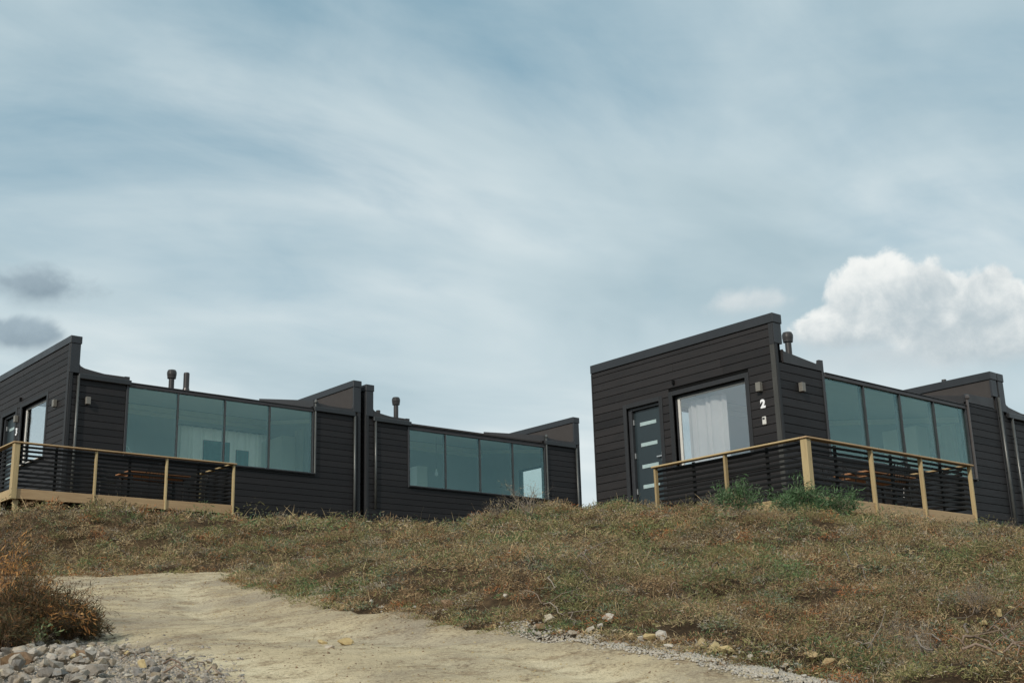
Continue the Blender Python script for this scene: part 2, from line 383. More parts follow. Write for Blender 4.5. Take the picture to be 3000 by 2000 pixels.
CP += [(g, r, plane(g)) for g, r in [(3, 0), (7, 0), (10, -1), (13, -2.5), (16, -4), (19, -6), (20, -9), (18.5, -12), (18, -20), (21, -7)]]
def hp(x, y, z): v = Vector((x, y, 0)); return (v.dot(HD), v.dot(RT), z)
# bank under the left houses
CP += [hp(9.3, 27.4, 3.80), hp(12, 27.4, 3.88), hp(14.6, 27.4, 3.98), hp(17, 29.0, 4.15), hp(19.6, 29.2, 4.25), hp(22, 29.2, 4.3), hp(25, 29.2, 4.35), hp(28.3, 29.2, 4.4), hp(12, 33, 4.3), hp(25, 35, 4.6), hp(9, 32, 4.2), hp(4, 30, 3.9), hp(20, 40, 4.6), hp(34, 36, 4.6), hp(0, 36, 3.8), hp(-6, 30, 3.4)]
CP += [at_g(200, 1600, 24.3), at_g(450, 1590, 24.8), at_g(700, 1600, 25.0), at_g(60, 1560, 24.6)]
# the mound on the right and its crest
CP += [at_g(1050, 1572, 27.5), at_g(1200, 1566, 26.2), at_g(1350, 1545, 25), at_g(1500, 1518, 24.3), at_g(1640, 1495, 23.8), at_g(1750, 1488, 23.5), at_g(1900, 1500, 22.9), at_g(2040, 1510, 22.3), at_g(2160, 1524, 21.7), at_g(2260, 1534, 20.9)]
CP += [hp(17.2, 12.3, 2.42), hp(19.5, 12.3, 2.44), hp(22.7, 12.2, 2.50), hp(26, 14.0, 2.80), hp(28, 14.1, 2.85), hp(32, 14, 2.9), at_g(2960, 1590, 20), at_g(2960, 1582, 24), at_g(2850, 1585, 20), at_g(2600, 1560, 18.5), at_g(2300, 1565, 17.5), at_g(1900, 1560, 19.5), at_g(500, 1545, 26.0), at_g(200, 1515, 25.6), at_g(800, 1560, 27.2), hp(22, 17, 2.95), hp(27, 18, 3.1), hp(19.5, 19, 3.35), hp(24, 24, 3.7), hp(33, 25, 3.6), hp(45, 25, 3.4), hp(40, 8, 2.6), hp(30, 8, 1.9)]
CP += [at_g(1250, 1650, 20.0), at_g(1600, 1650, 17.6), at_g(2000, 1680, 15.4), at_g(2400, 1700, 14.2), at_g(2800, 1720, 13.8), at_g(1000, 1690, 21.0), at_g(820, 1660, 23.0), at_g(900, 1600, 24.6)]
CP += [at_g(2500, 1905, 9.9), at_g(2800, 1950, 9.2), at_g(3000, 1990, 8.9), (7, 5.2, plane(7)+.25), (3, 7, plane(3)+.3), (-4, 9, -1.6), (9, 9, .7), (14, 12, 1.3), (4, 14, -.3)]
for (px, py), up in [((2100, 1962), .16), ((1800, 1905), .22), ((1560, 1862), .26), ((1300, 1832), .30), ((1000, 1788), .34), ((850, 1752), .36)]:
    g, r = road_pt(px, py); CP.append((g+.25, r+.62, plane(g)+up))
# verge left of the track
CP += [(9, -5.4, plane(9)+.15), (9.4, -3.6, plane(9.4)+.10), (12, -6.2, plane(12)+.22), (14.5, -6.8, plane(14)+.3), (11, -8, plane(11)+.5), (14, -10, plane(14)+.4), (6, -5.5, plane(6)+.1), (0, -7, -1.1), (8, -12, .3), (8, -20, .2)]
CP = np.array(CP)
def _phi(d2): return .5*d2*np.log(d2+1e-9)
_n = len(CP); _A = np.zeros((_n+3, _n+3)); _dd = ((CP[:, None, :2]-CP[None, :, :2])**2).sum(-1)
_A[:_n, :_n] = _phi(_dd)+np.eye(_n)*.35; _A[:_n, _n] = 1; _A[:_n, _n+1:] = CP[:, :2]; _A[_n, :_n] = 1; _A[_n+1:, :_n] = CP[:, :2].T
_W = np.linalg.solve(_A, np.concatenate([CP[:, 2], np.zeros(3)]))
def _vn(P, s, seed):
    """cheap value noise"""
    q = P*s; i = np.floor(q).astype(int); f = q-i; f = f*f*(3-2*f)
    def h(a, b): return (np.sin(a*127.1+b*311.7+seed*74.7)*43758.5453) % 1.0
    a = h(i[:, 0], i[:, 1]); b = h(i[:, 0]+1, i[:, 1]); c = h(i[:, 0], i[:, 1]+1); d = h(i[:, 0]+1, i[:, 1]+1)
    return (a*(1-f[:, 0])+b*f[:, 0])*(1-f[:, 1])+(c*(1-f[:, 0])+d*f[:, 0])*f[:, 1]
def smooth(t, a, b): t = np.clip((t-a)/(b-a), 0, 1); return t*t*(3-2*t)
def terrain(P, bumps=True):
    P = np.atleast_2d(np.asarray(P, float)); z = np.zeros(len(P))
    for k in range(0, len(P), 20000):
        p = P[k:k+20000]; pc = np.stack([np.clip(p[:, 0], -6, 46), np.clip(p[:, 1], -26, 24)], 1)
        z[k:k+20000] = _phi(((pc[:, None, :]-CP[None, :, :2])**2).sum(-1))@_W[:_n]+_W[_n]+pc@_W[_n+1:]
    far = np.maximum(np.maximum(-6-P[:, 0], P[:, 0]-46), np.maximum(-26-P[:, 1], P[:, 1]-24))
    z = z*(1-.7*smooth(far, 0, 60))
    if bumps:
        s = sd_poly(P, ROAD); veg = smooth(-s, 0., .7)
        z = z+veg*((_vn(P, .6, 1)-.5)*.22+(_vn(P, 1.5, 2)-.5)*.27+(_vn(P, 3.3, 3)-.5)*.14)
        z = z+(1-veg)*((_vn(P, .4, 4)-.5)*.035+(_vn(P, 1.2, 5)-.5)*.012)
    return z
def ground_at(g, r): return float(terrain([(g, r)])[0])
def ground_xy(x, y): v = Vector((x, y, 0)); return ground_at(v.dot(HD), v.dot(RT))
def on_ground(px, py, g0=5., g1=34.):
    """where the view ray of a photo pixel meets the terrain"""
    d = ray(px, py); gs = np.arange(g0, g1, .08); r = gs*(d.dot(RT)/d.dot(HD)); zr = gs*(d.z/d.dot(HD))
    hit = np.nonzero(terrain(np.stack([gs, r], 1)) >= zr)[0]
    i = hit[0] if len(hit) else len(gs)-1
    return gs[i], r[i], ground_at(gs[i], r[i])
def sheet(name, gs, rs, zf, m, keep=None):
    G, Rr = np.meshgrid(gs, rs, indexing='ij'); P = np.stack([G.ravel(), Rr.ravel()], 1); z = zf(P)
    xyz = np.stack([HD.x*P[:, 0]+RT.x*P[:, 1], HD.y*P[:, 0]+RT.y*P[:, 1], z], 1)
    a = np.arange(len(P)).reshape(len(gs), len(rs)); q = np.stack([a[:-1, :-1], a[:-1, 1:], a[1:, 1:], a[1:, :-1]], -1).reshape(-1, 4)
    if keep is not None: k = keep(P); q = q[k[q].all(1)]
    me = bpy.data.meshes.new(name); me.vertices.add(len(P)); me.vertices.foreach_set('co', xyz.ravel()); me.loops.add(q.size); me.loops.foreach_set('vertex_index', q.ravel())
    me.polygons.add(len(q)); me.polygons.foreach_set('loop_start', np.arange(0, q.size, 4)); me.update(calc_edges=True); me.validate(); me.shade_smooth()
    bm = bmesh.new(); bm.from_mesh(me); bmesh.ops.delete(bm, geom=[v for v in bm.verts if not v.link_faces], context='VERTS')
    bmesh.ops.recalc_face_normals(bm, faces=bm.faces)
    if sum(f.normal.z for f in bm.faces) < 0: bmesh.ops.reverse_faces(bm, faces=bm.faces)
    bm.to_mesh(me); bm.free()
    return link(name, me, m)
gs = np.concatenate([-np.geomspace(300, 7, 14), np.arange(-6, 46, .26), np.geomspace(47, 400, 16)])
rs = np.concatenate([-np.geomspace(300, 27, 14), np.arange(-26, 24, .26), np.geomspace(25, 300, 14)])
def zg(P): s = sd_poly(P, ROAD); return terrain(P)-.12*smooth(s, -.1, .35)
tag(sheet('ground', gs, rs, zg, M['ground']), kind='structure')
RE = np.array(road_r)
def dist_right(P):
    d = np.full(len(P), 1e9)
    for a, b in zip(RE[:-1], RE[1:]):
        e = b-a; w_ = P-a; t = np.clip((w_@e)/(e@e), 0, 1); q = w_-t[:, None]*e; d = np.minimum(d, np.hypot(q[:, 0], q[:, 1]))
    return d
def tracks(P):
    d = dist_right(P)+(_vn(P, .35, 22)-.5)*.7; o = np.zeros(len(P))
    for c in (.95, 2.55, 1.5, 3.3): o = np.maximum(o, np.exp(-((d-c)/.26)**2)*(1. if c in (.95, 2.55) else .45))
    return o*(.55+.45*smooth(_vn(P, .8, 23), .25, .6))
def zr(P):
    s = sd_poly(P, ROAD)+(_vn(P, 1.7, 8)-.5)*.5+(_vn(P, 5, 9)-.5)*.22
    return terrain(P)+.035-.2*(1-smooth(s, -.28, .16))+(_vn(P, 5, 12)-.5)*.016+(_vn(P, 11, 13)-.5)*.010-.045*tracks(P)+.02*(_vn(P, 2.3, 14)-.5)
road_o = sheet('road', np.arange(-6, 24.6, .12), np.arange(-26, 6, .12), zr, M['road'], keep=lambda P: sd_poly(P, ROAD) > -.7); tag(road_o, kind='structure')
_co = np.empty(len(road_o.data.vertices)*3); road_o.data.vertices.foreach_get('co', _co); _co = _co.reshape(-1, 3)
_wa = road_o.data.attributes.new('wear', 'FLOAT', 'POINT'); _wa.data.foreach_set('value', tracks(np.stack([_co[:, 0]*HD.x+_co[:, 1]*HD.y, _co[:, 0]*RT.x+_co[:, 1]*RT.y], 1)).astype(np.float32))

# ------------------------------------------------------------------ houses
ZB = 4.7                                                           # base of the walls below the parapet top
LEN, DEP, FIN, BRD = 8.55, 5.06, .25, .1715
WX0, WX1 = 1.56, 6.94
def house(name, x, y, zp, label, group, p):
    H = empty(name, (x, y, zp-ZB), label, 'house', group); Z = lambda v: v+ZB
    wt, wb = p.get('wt', -1.06), p.get('wb', -2.80)                # glass top and bottom
    gut_l, gut_r = p.get('gut_l', True), p.get('gut_r', True)
    ops = p['end_ops']                                             # openings in the left end wall (y0, y1, z0, z1)
    # ---- left end wall: dark backing with openings cut as separate strips, boards in front
    def backing(parent_name, thick0, thick1, holes, ymax=DEP):
        mb = MB(); ys = sorted({.04, ymax}|{h_[0] for h_ in holes}|{h_[1] for h_ in holes})
        for a, b_ in zip(ys[:-1], ys[1:]):
            segs = [(-ZB, -.1)]
            for h_ in holes:
                if h_[0] <= a+1e-6 and h_[1] >= b_-1e-6: segs = [(-ZB, h_[2]), (h_[3], -.1)]
            for s0, s1 in segs:
                if s1-s0 > .01: mb.box(thick0, thick1, a, b_, Z(s0), Z(s1))
        return mb.obj(parent_name, M['void'], H)
    ew = backing('end_wall', .022, FIN-.01, ops)
    top0 = p.get('phase', -.294)
    def courses(zmin, zmax):
        k = math.floor((zmax-top0)/-BRD)-1; out = []
        for i in range(-3, 40):
            b1 = top0-i*BRD; b0 = b1-BRD
            lo, hi = max(b0, zmin), min(b1, zmax)
            if hi-lo > .02: out.append((lo, hi))
        return out
    tr = .095                                                      # trim width round openings
    for lo, hi in courses(-ZB, -.20):
        spans = [(.10, DEP-.02)]
        for (a, b_, c, d) in ops:
            if c-tr < (lo+hi)/2 < d+tr:
                spans = [q for s in spans for q in ((s[0], min(s[1], a-tr)), (max(s[0], b_+tr), s[1])) if q[1]-q[0] > .03] if True else spans
        if random.random() < .6:
            cut = random.uniform(1.2, 3.9); spans = [q for s_ in spans for q in (((s_[0], cut), (cut+.001, s_[1])) if s_[0]+.5 < cut < s_[1]-.5 else (s_,))]
        for a, b_ in spans: box('board', 0, .021, a+.002, b_-.002, Z(lo+.005), Z(hi-.005), 'by', ew, .004)
    zc_ = p.get('weath', -.20); box('corner_board', -.012, .02, -.006, .098, Z(-ZB), Z(zc_), 'bzw' if 'weath' in p else 'bz', H)
    if 'weath' in p: box('corner_board', -.012, .02, -.006, .098, Z(zc_+.002), Z(-.20), 'bz', H)
    if 'outlet' in p: box('wall_outlet', -.05, -.002, p['outlet'][0]-.02, p['outlet'][0]+.03, Z(p['outlet'][1]-.06), Z(p['outlet'][1]+.03), 'void', H)
    box('corner_board', -.012, .02, DEP-.018, DEP+.01, Z(-ZB), Z(-.20), 'bz', H)
    # ---- right end wall (its inner face stands above the roof)
    rh = p.get('right_win'); rwb = MB()
    for a, b_, c, d in ([(.03, rh[0], -ZB, -.1), (rh[0], rh[1], -ZB, rh[2]), (rh[0], rh[1], rh[3], -.1), (rh[1], DEP, -ZB, -.1)] if rh else [(.03, DEP, -ZB, -.1)]): rwb.box(LEN-FIN+.01, LEN-.022, a, b_, Z(c), Z(d))
    rw = rwb.obj('end_wall', M['inner'], H)
    if rh:
        O = MB().box(LEN-.14, LEN-.08, rh[0], rh[1], Z(rh[2]), Z(rh[2]+.05)).box(LEN-.14, LEN-.08, rh[0], rh[1], Z(rh[3]-.05), Z(rh[3])).box(LEN-.14, LEN-.08, rh[0], rh[0]+.05, Z(rh[2]+.05), Z(rh[3]-.05)).box(LEN-.14, LEN-.08, rh[1]-.05, rh[1], Z(rh[2]+.05), Z(rh[3]-.05)).obj('end_window', M['dframe'], H)
        box('pane', LEN-.115, LEN-.103, rh[0]+.05, rh[1]-.05, Z(rh[2]+.05), Z(rh[3]-.05), 'clear_glass', O, 0)
    # ---- parapet caps
    for a in (0, LEN-FIN): 
        box('parapet_cap', a-.02, a+FIN+.02, -.035, DEP+.02, Z(-.19), Z(0), 'cap', H, .008)
    for a in (0, LEN-FIN):
        zb_ = -.93 if (gut_l if a == 0 else gut_r) else -.60
        box('fin_panel', a+(.0 if a == 0 else .002), a+FIN-.002, -.02, .03, Z(zb_), Z(-.192), 'cap', H, .004)
    # ---- roof: rises towards the back
    rp = [(.06, -1.0), (.06, -.80), (3.75, -.09), (DEP, -.06), (DEP, -.25), (3.75, -.25), (.5, -.92)]
    MB().prism([(a, Z(b_)) for a, b_ in [(.10, -1.0), (.10, -.95), (3.9, -.24), (DEP, -.20), (DEP, -.32), (3.9, -.34)]], 0, WX0-.02, WX1+.06).obj('roof', M['inner'], H)
    for a, b_ in ((FIN-.012, WX0-.022), (WX1+.062, LEN-FIN+.012)):
        MB().prism([(q, Z(s)) for q, s in [(.062, -1.0), (.062, -.84), (3.6, -.13), (DEP, -.11), (DEP, -.30), (3.6, -.33)]], 0, a, b_).obj('roof', M['inner'], H)
    MB().prism([(.02, Z(-1.0)), (.02, Z(-.76)), (3.1, Z(-.12)), (3.1, Z(-.32))], 0, WX1+.04, WX1+.06).obj('roof_edge', M['flash'], H)
    # ---- front eaves with a sagging upper edge
    def eave(a, b_, prof, low, gut):
        pts = [(a+(b_-a)*t, Z(v)) for t, v in prof]
        MB().prism([(a, Z(low)), (b_, Z(low))]+pts[::-1], 1, -.012, .05).obj('eaves_flashing', M['flash'], H)
        if gut: box('gutter', a-.02, b_+.03, -.085, -.014, Z(-1.075), Z(-.945), 'gutter', H, .012)
    L_prof = [(0, -.70), (.02, -.745), (.10, -.79), (.28, -.825), (.5, -.862), (.72, -.888), (.86, -.884), (.9, -.848), (1., -.845)]
    if not gut_l: L_prof = [(0, -.70), (.03, -.735), (.3, -.77), (.6, -.81), (.88, -.845), (.9, -.74), (1., -.735)]
    eave(FIN, WX0-.005, L_prof, -1.03 if gut_l else -.965, gut_l)
    R_prof = [(0, -.775), (.08, -.775), (.12, -.82), (.4, -.862), (.7, -.87), (.93, -.855), (.985, -.82), (1, -.72)]
    if not gut_r: R_prof = [(0, -.73), (.06, -.73), (.08, -.70), (.5, -.69), (.96, -.66), (1, -.62)]
    eave(WX1+.045, LEN-FIN, R_prof, -1.03 if gut_r else -.90, gut_r)
    # ---- front wall and its boards
    fw_ = MB()
    for a, b_, c, d in ((FIN-.05, WX0-.03, -ZB, -.93), (WX1+.03, LEN-FIN+.03, -ZB, -.93), (WX0-.03, WX1+.03, -ZB, wb-.06)): fw_.box(a, b_, .022, .19, Z(c), Z(d))
    fw = fw_.obj('front_wall', M['void'], H)
    for lo, hi in courses(-ZB, -.905):
        if hi <= wb-.075:
            cut = random.uniform(2.8, 5.6)
            for a, b_ in ((.10, cut-.002), (cut+.002, LEN-.10)): box('board', a, b_, 0, .021, Z(lo+.005), Z(hi-.005), 'bx', fw, .004)
            continue
        for a, b_, top in ((.10, WX0-.075, -1.0 if gut_l else -.968), (WX1+.09, LEN-.10, -1.0 if gut_r else -.905)):
            if min(hi, top)-lo > .02: box('board', a, b_, 0, .021, Z(lo+.005), Z(min(hi, top)-.005), 'bx', fw, .004)
        if wb-.08-lo > .02: box('board', WX0-.073, WX1+.088, 0, .021, Z(lo+.005), Z(wb-.08), 'bx', fw, .004)
    box('corner_board', .0215, .098, -.014, .02, Z(-ZB), Z(-.932 if gut_l else -.602), 'bz', H)
    box('corner_board', LEN-.098, LEN-.002, -.014, .02, Z(-ZB), Z(-.932 if gut_r else -.602), 'bz', H)
    # ---- front window band
    W = MB().box(WX0-.07, WX1+.085, -.03, .10, Z(wb-.075), Z(wb-.005), c=.006).obj('front_window', M['dframe'], H)
    box('window_sill', WX0-.07, WX1+.085, -.075, -.031, Z(wb-.05), Z(wb-.018), 'dframe', W)
    box('head_frame', WX0-.005, WX1+.04, -.028, .12, Z(wt+.002), Z(wt+.085), 'hframe', W, .008)
    box('head_flashing', WX0-.005, WX1+.04, -.05, .13, Z(wt+.0855), Z(wt+.10), 'flash', W, .003)
    box('jamb', WX0-.07, WX0-.006, -.02, .12, Z(wb-.004), Z(-.967 if not gut_l else -1.032), 'dframe', W)
    box('jamb', WX1+.004, WX1+.044, -.028, .12, Z(wb-.004), Z(wt+.001), 'dframe', W)
    n = 4; pw = (WX1-WX0)/n
    for i in range(1, n): box('mullion', WX0+pw*i-.015, WX0+pw*i+.015, -.022, .13, Z(wb-.004), Z(wt+.001), 'dframe', W)
    for i in range(n):
        box('pane', WX0+pw*i+.012, WX0+pw*(i+1)-.012, .012, .026, Z(wb-.012), Z(wt+.012), 'teal_glass', W, 0)
    # downpipe at the right of the window band
    mb = MB(); bot = p.get('pipe_bot', wb-.06)
    mb.box(WX1+.048, WX1+.105, -.075, -.02, Z(bot), Z(-.80), c=.014); 
    mb.box(WX1+.02, WX1+.105, -.12, -.02, Z(-.86), Z(-.745), c=.03)
    mb.obj('downpipe', M['pipe' if p.get('pipe_light', True) else 'frame'], H)
    for (px_, zt_, zb_) in p.get('pipes', []):
        mb = MB(); mb.tube([(px_, -.05, Z(zt_)), (px_, -.058, Z((zt_+zb_)/2)), (px_, -.05, Z(zb_))], .034, 10); o = mb.obj('downpipe', M['pipe'], H, True)
        for zz in (zt_-.5, (zt_+zb_)/2, zb_+.4): box('pipe_clip', px_-.045, px_+.045, -.05, -.012, Z(zz), Z(zz+.03), 'gutter', o)
    # ---- end-wall trims, window and door
    for (a, b_, c, d), what in zip(ops, p['end_kind']):
        O = box('end_window' if what == 'w' else 'door', 0, 0, 0, 0, 0, 0, 'void') if False else None
        if what == 'w':
            O = MB().box(.10, .16, a, b_, Z(d-.05), Z(d)).box(.10, .16, a, b_, Z(c), Z(c+.05)).box(.10, .16, a, a+.05, Z(c+.05), Z(d-.05)).box(.10, .16, b_-.05, b_, Z(c+.05), Z(d-.05)).obj('end_window', M['dframe'], H)
            for q in ((a+.05, a+.085), (b_-.11, b_-.05)): box('white_casing', .105, .15, q[0], q[1], Z(c+.05), Z(d-.05), 'white', O)
            box('white_casing', .105, .15, a+.085, b_-.11, Z(d-.075), Z(d-.05), 'white', O)
            box('pane', .12, .132, a+.085, b_-.11, Z(c+.05), Z(d-.075), 'clear_glass', O, 0)
            box('window_sill', -.04, .10, a-.04, b_+.04, Z(c-.028), Z(c-.002), 'white', O)
        else:
            O = box('door', .13, .175, a+.06, b_-.10, Z(c+.03), Z(d-.06), 'doorp', H)
            for zz in (.34, .79, 1.26, 1.69):
                box('glass_strip', .121, .131, a+.22, b_-.27, Z(d-zz-.075), Z(d-zz+.005), 'frost', O, .004)
                box('glass_strip_edge', .118, .1208, b_-.285, b_-.27, Z(d-zz-.075), Z(d-zz+.005), 'steel', O, 0)
            box('handle', .07, .095, a+.07, a+.22, Z(d-1.16), Z(d-1.13), 'steel', O); box('handle_plate', .112, .1295, a+.075, a+.115, Z(d-1.25), Z(d-1.05), 'steel', O); box('handle_stem', .09, .115, a+.08, a+.10, Z(d-1.16), Z(d-1.135), 'steel', O)
            for zz in (.25, .98, 1.75): box('hinge', .09, .128, b_-.118, b_-.098, Z(d-zz-.12), Z(d-zz), 'steel', O)
            MB().box(.06, .19, b_-.098, b_, Z(c), Z(d)).box(.06, .19, a, a+.058, Z(c), Z(d)).box(.06, .19, a+.058, b_-.098, Z(d-.058), Z(d)).obj('door_frame', M['dframe'], H)
            box('threshold', .0, .19, a, b_, Z(c-.05), Z(c+.028), 'flash', H)
        for nm, y0, y1, z0, z1 in (('trim', a-tr, a, c-(0 if what == 'd' else .03), d+tr), ('trim', b_, b_+tr, c-(0 if what == 'd' else .03), d+tr), ('trim', a+.001, b_-.001, d, d+tr)):
            box(nm, -.012, .09, y0, y1, Z(z0), Z(z1), 'bz', H)
    # ---- interior seen through the glass
    iy = DEP-.25
    I = MB().box(FIN, LEN-FIN, .19, iy, Z(-3.5), Z(-3.42)).obj('floor', M['iwood'], H)
    bw = MB(); bh = p.get('back', [(.45, 3.5, -3.38, -.7), (5.2, 8.15, -3.38, -.78)]); xs_ = sorted({FIN, LEN-FIN}|{q for h_ in bh for q in h_[:2]})  # window openings added in the back wall to brighten the room with skylight
    for a, b_ in zip(xs_[:-1], xs_[1:]):
        hole = [h_ for h_ in bh if h_[0] <= a+1e-6 and h_[1] >= b_-1e-6]
        for s0, s1 in ([(-3.42, hole[0][2]), (hole[0][3], -.36)] if hole else [(-3.42, -.36)]): bw.box(a, b_, iy, iy+.1, Z(s0), Z(s1))
    bw.obj('back_wall', M['plaster'], H)
    for h_ in bh:
        O = MB().box(h_[0], h_[1], iy+.02, iy+.07, Z(h_[2]), Z(h_[2]+.05)).box(h_[0], h_[1], iy+.02, iy+.07, Z(h_[3]-.05), Z(h_[3])).box(h_[0], h_[0]+.05, iy+.02, iy+.07, Z(h_[2]+.05), Z(h_[3]-.05)).box(h_[1]-.05, h_[1], iy+.02, iy+.07, Z(h_[2]+.05), Z(h_[3]-.05)).obj('added_back_window', M['dframe'], H)
        box('pane', h_[0]+.05, h_[1]-.05, iy+.04, iy+.05, Z(h_[2]+.05), Z(h_[3]-.05), 'clear_glass', O, 0)
    sl = lambda q: -1.06+(q-.20)*(.68/(iy-.20)); iw = MB()
    for a, b_, c in ([(.20, rh[0], -3.42), (rh[0], rh[1], rh[3]), (rh[1], iy, -3.42)] if rh else [(.20, iy, -3.42)]): iw.prism([(a, Z(c)), (b_, Z(c)), (b_, Z(sl(b_))), (a, Z(sl(a)))], 0, LEN-FIN-.02, LEN-FIN+.005)
    if rh: iw.box(LEN-FIN-.02, LEN-FIN+.005, rh[0], rh[1], Z(-3.42), Z(rh[2]))
    iw.obj('inner_wall', M['plaster'], H)
    mbw = MB(); top_ = lambda y_: -1.06+(y_-.2)*.14; ys = sorted({.19, 1.2, 2.3, 3.4, iy}|{o_[0] for o_ in ops if o_[0] < iy}|{min(o_[1], iy) for o_ in ops})
    for a, b_ in zip(ys[:-1], ys[1:]):
        hole = [o_ for o_ in ops if o_[0] <= a+1e-6 and o_[1] >= b_-1e-6]
        for s0, s1 in ([(-3.42, hole[0][2]), (hole[0][3], top_(a))] if hole else [(-3.42, top_(a))]):
            if s1-s0 > .02: mbw.box(FIN-.008, FIN+.01, a, b_, Z(s0), Z(s1))
    mbw.obj('inner_wall', M['plaster'], H)
    MB().prism([(.16, Z(-1.02)), (iy, Z(-.20)), (iy, Z(-.34)), (.16, Z(-1.05))], 0, FIN+.012, LEN-FIN-.022).obj('ceiling', M['ceil'], H)
    for z0, z1, dd in ((-.52, -.37, .06), (-.66, -.535, .045)): box('cornice', FIN+.02, LEN-FIN-.03, iy-dd, iy-.002, Z(z0), Z(z1), 'cornice', H)
    MB().prism([(.6, Z(-.99)), (iy-.07, Z(-.37)), (iy-.07, Z(-.50)), (.6, Z(-1.12))], 0, LEN-FIN-.06, LEN-FIN-.022).obj('cornice', M['cornice'], H)
    for (x0_, x1_, zt_, yy, mt) in p.get('curtains', []):
        curtain(H, 'curtain', 0, x0_, x1_, yy, Z(-3.38), Z(zt_), mt)
    for (y0_, y1_, zt_, xx, mt) in p.get('side_curtains', []):
        curtain(H, 'curtain', 1, y0_, y1_, xx, Z(p.get('sc_bot', -3.38)), Z(zt_), mt)
    # ---- lamps, number, flues
    for (side, u, zz) in p.get('lamps', []):
        if side == 'e': o = box('wall_lamp', -.10, -.008, u-.055, u+.055, Z(zz-.09), Z(zz+.09), 'lamp', H, .006)
        else: o = box('wall_lamp', u-.055, u+.055, -.10, -.008, Z(zz-.09), Z(zz+.09), 'lamp', H, .006)
    for (fx, fy, top, kind) in p.get('flues', []):
        zr_ = -.95+.185*fy-.05
        if kind == 'cap': MB().lathe(fx, fy, [(.075, Z(zr_)), (.075, Z(top-.24)), (.115, Z(top-.235)), (.118, Z(top-.20)), (.13, Z(top-.12)), (.13, Z(top-.06)), (.105, Z(top-.005)), (.09, Z(top))]).obj('flue', M['flue'], H, False)
        elif kind == 'pipe': MB().lathe(fx, fy, [(.12, Z(zr_)), (.085, Z(zr_+.14)), (.08, Z(zr_+.15)), (.08, Z(top-.03)), (.07, Z(top))]).obj('flue', M['flue'], H, False)
        else: MB().lathe(fx, fy, [(.05, Z(zr_)), (.05, Z(top-.08)), (.065, Z(top-.08)), (.065, Z(top))]).obj('roof_vent', M['flue'], H, False)
    if 'number' in p:
        t, u, zz, hgt = p['number']
        cu = bpy.data.curves.new('digit', 'FONT'); cu.body = t; cu.size = hgt*1.42; cu.extrude = .006; cu.offset = .012; cu.align_x = 'CENTER'
        to = bpy.data.objects.new('digit', cu); me = bpy.data.meshes.new_from_object(to); bpy.data.objects.remove(to)
        o = link('house_number', me, M['number'], H); o.rotation_euler = (R_(90), 0, R_(-90)); o.location = (-.012, u, Z(zz-hgt/2))
    if 'keybox' in p:
        u, zz = p['keybox']; o = box('key_box', -.035, -.002, u-.045, u+.045, Z(zz-.08), Z(zz+.08), 'white', H, .012); box('key_box_window', -.038, -.0352, u-.025, u+.025, Z(zz+.02), Z(zz+.06), 'dframe', o, 0)
    return H
def curtain(parent, name, axis, a, b, fixed, z0, z1, mt):
    n = int((b-a)/.022); v = []; f = []
    ph = 0
    for i in range(n+1):
        u = a+(b-a)*i/n; ph += .55+.5*math.sin(i*.37)+.3*random.random(); d = .03*math.sin(ph)+.012*math.sin(ph*.31)
        for z in (z0, z1): v.append((u, fixed+d, z) if axis == 0 else (fixed+d, u, z))
    for i in range(n): f.append([2*i, 2*i+2, 2*i+3, 2*i+1])
    m_ = MB(); m_.v = v; m_.f = f; return m_.obj(name, M[mt], parent, True)

def flue_px(hx, hy, hz, px, py, yl, kind):
    d = ray(px, py); p_ = d*((hy+yl)/d.y); return (p_.x-hx, yl, p_.z-hz, kind)
X2, Y2, Z2 = 19.075, 14.145, 6.86
X3, Y3, Z3 = 11.036, 29.242, 8.60
X4, X1 = 19.776, 27.70
H2 = house('timber_house', X2, Y2, Z2, 'black timber house numbered 2 above the heath mound, with a large curtained end window', 'black timber houses', dict(
    wt=-1.085, wb=-2.67, gut_l=False, gut_r=False, phase=-.294, end_ops=[(.77, 2.70, -2.665, -1.15), (3.08, 4.04, -3.40, -1.185)], end_kind='wd',
    lamps=[('e', .40, -1.42), ('f', .72, -1.41)], weath=-.63, outlet=(2.62, -.86), number=('2', .37, -1.75, .155), keybox=(.365, -2.09), pipe_bot=-2.75, pipe_light=False, pipes=[(8.50, -.62, -4.2)],
    flues=[flue_px(X2, Y2, Z2, 2306, 974, 2.6, 'cap')], side_curtains=[(1.55, 2.58, -1.26, .33, 'pcurtain'), (.95, 1.5, -1.1, LEN-FIN-.16, 'curtain')], sc_bot=-2.75, curtains=[(6.9, 8.15, -.95, DEP-.42, 'curtain')]))
H3 = house('timber_house', X3, Y3, Z3, 'black timber house numbered 3 on the bank above the track bend', 'black timber houses', dict(
    wt=-1.10, wb=-2.81, phase=-.364, end_ops=[(1.36, 3.12, -2.81, -1.25), (3.55, 4.57, -3.42, -1.27)], end_kind='wd',
    lamps=[('e', .68, -1.60), ('f', .50, -1.60), ('e', 3.36, -1.52)], outlet=(3.2, -1.0), number=('3', 3.36, -1.85, .18), pipe_bot=-2.87, pipes=[(.235, -1.0, -4.5), (8.33, -1.06, -4.7)],
    flues=[flue_px(X3, Y3, Z3, 504, 1084, 1.3, 'cap'), flue_px(X3, Y3, Z3, 547, 1092, 1.0, 'pipe')], curtains=[(5.12, 8.2, -.86, DEP-.42, 'curtain')], side_curtains=[(2.5, 2.95, -1.0, LEN-FIN-.14, 'curtain')]))
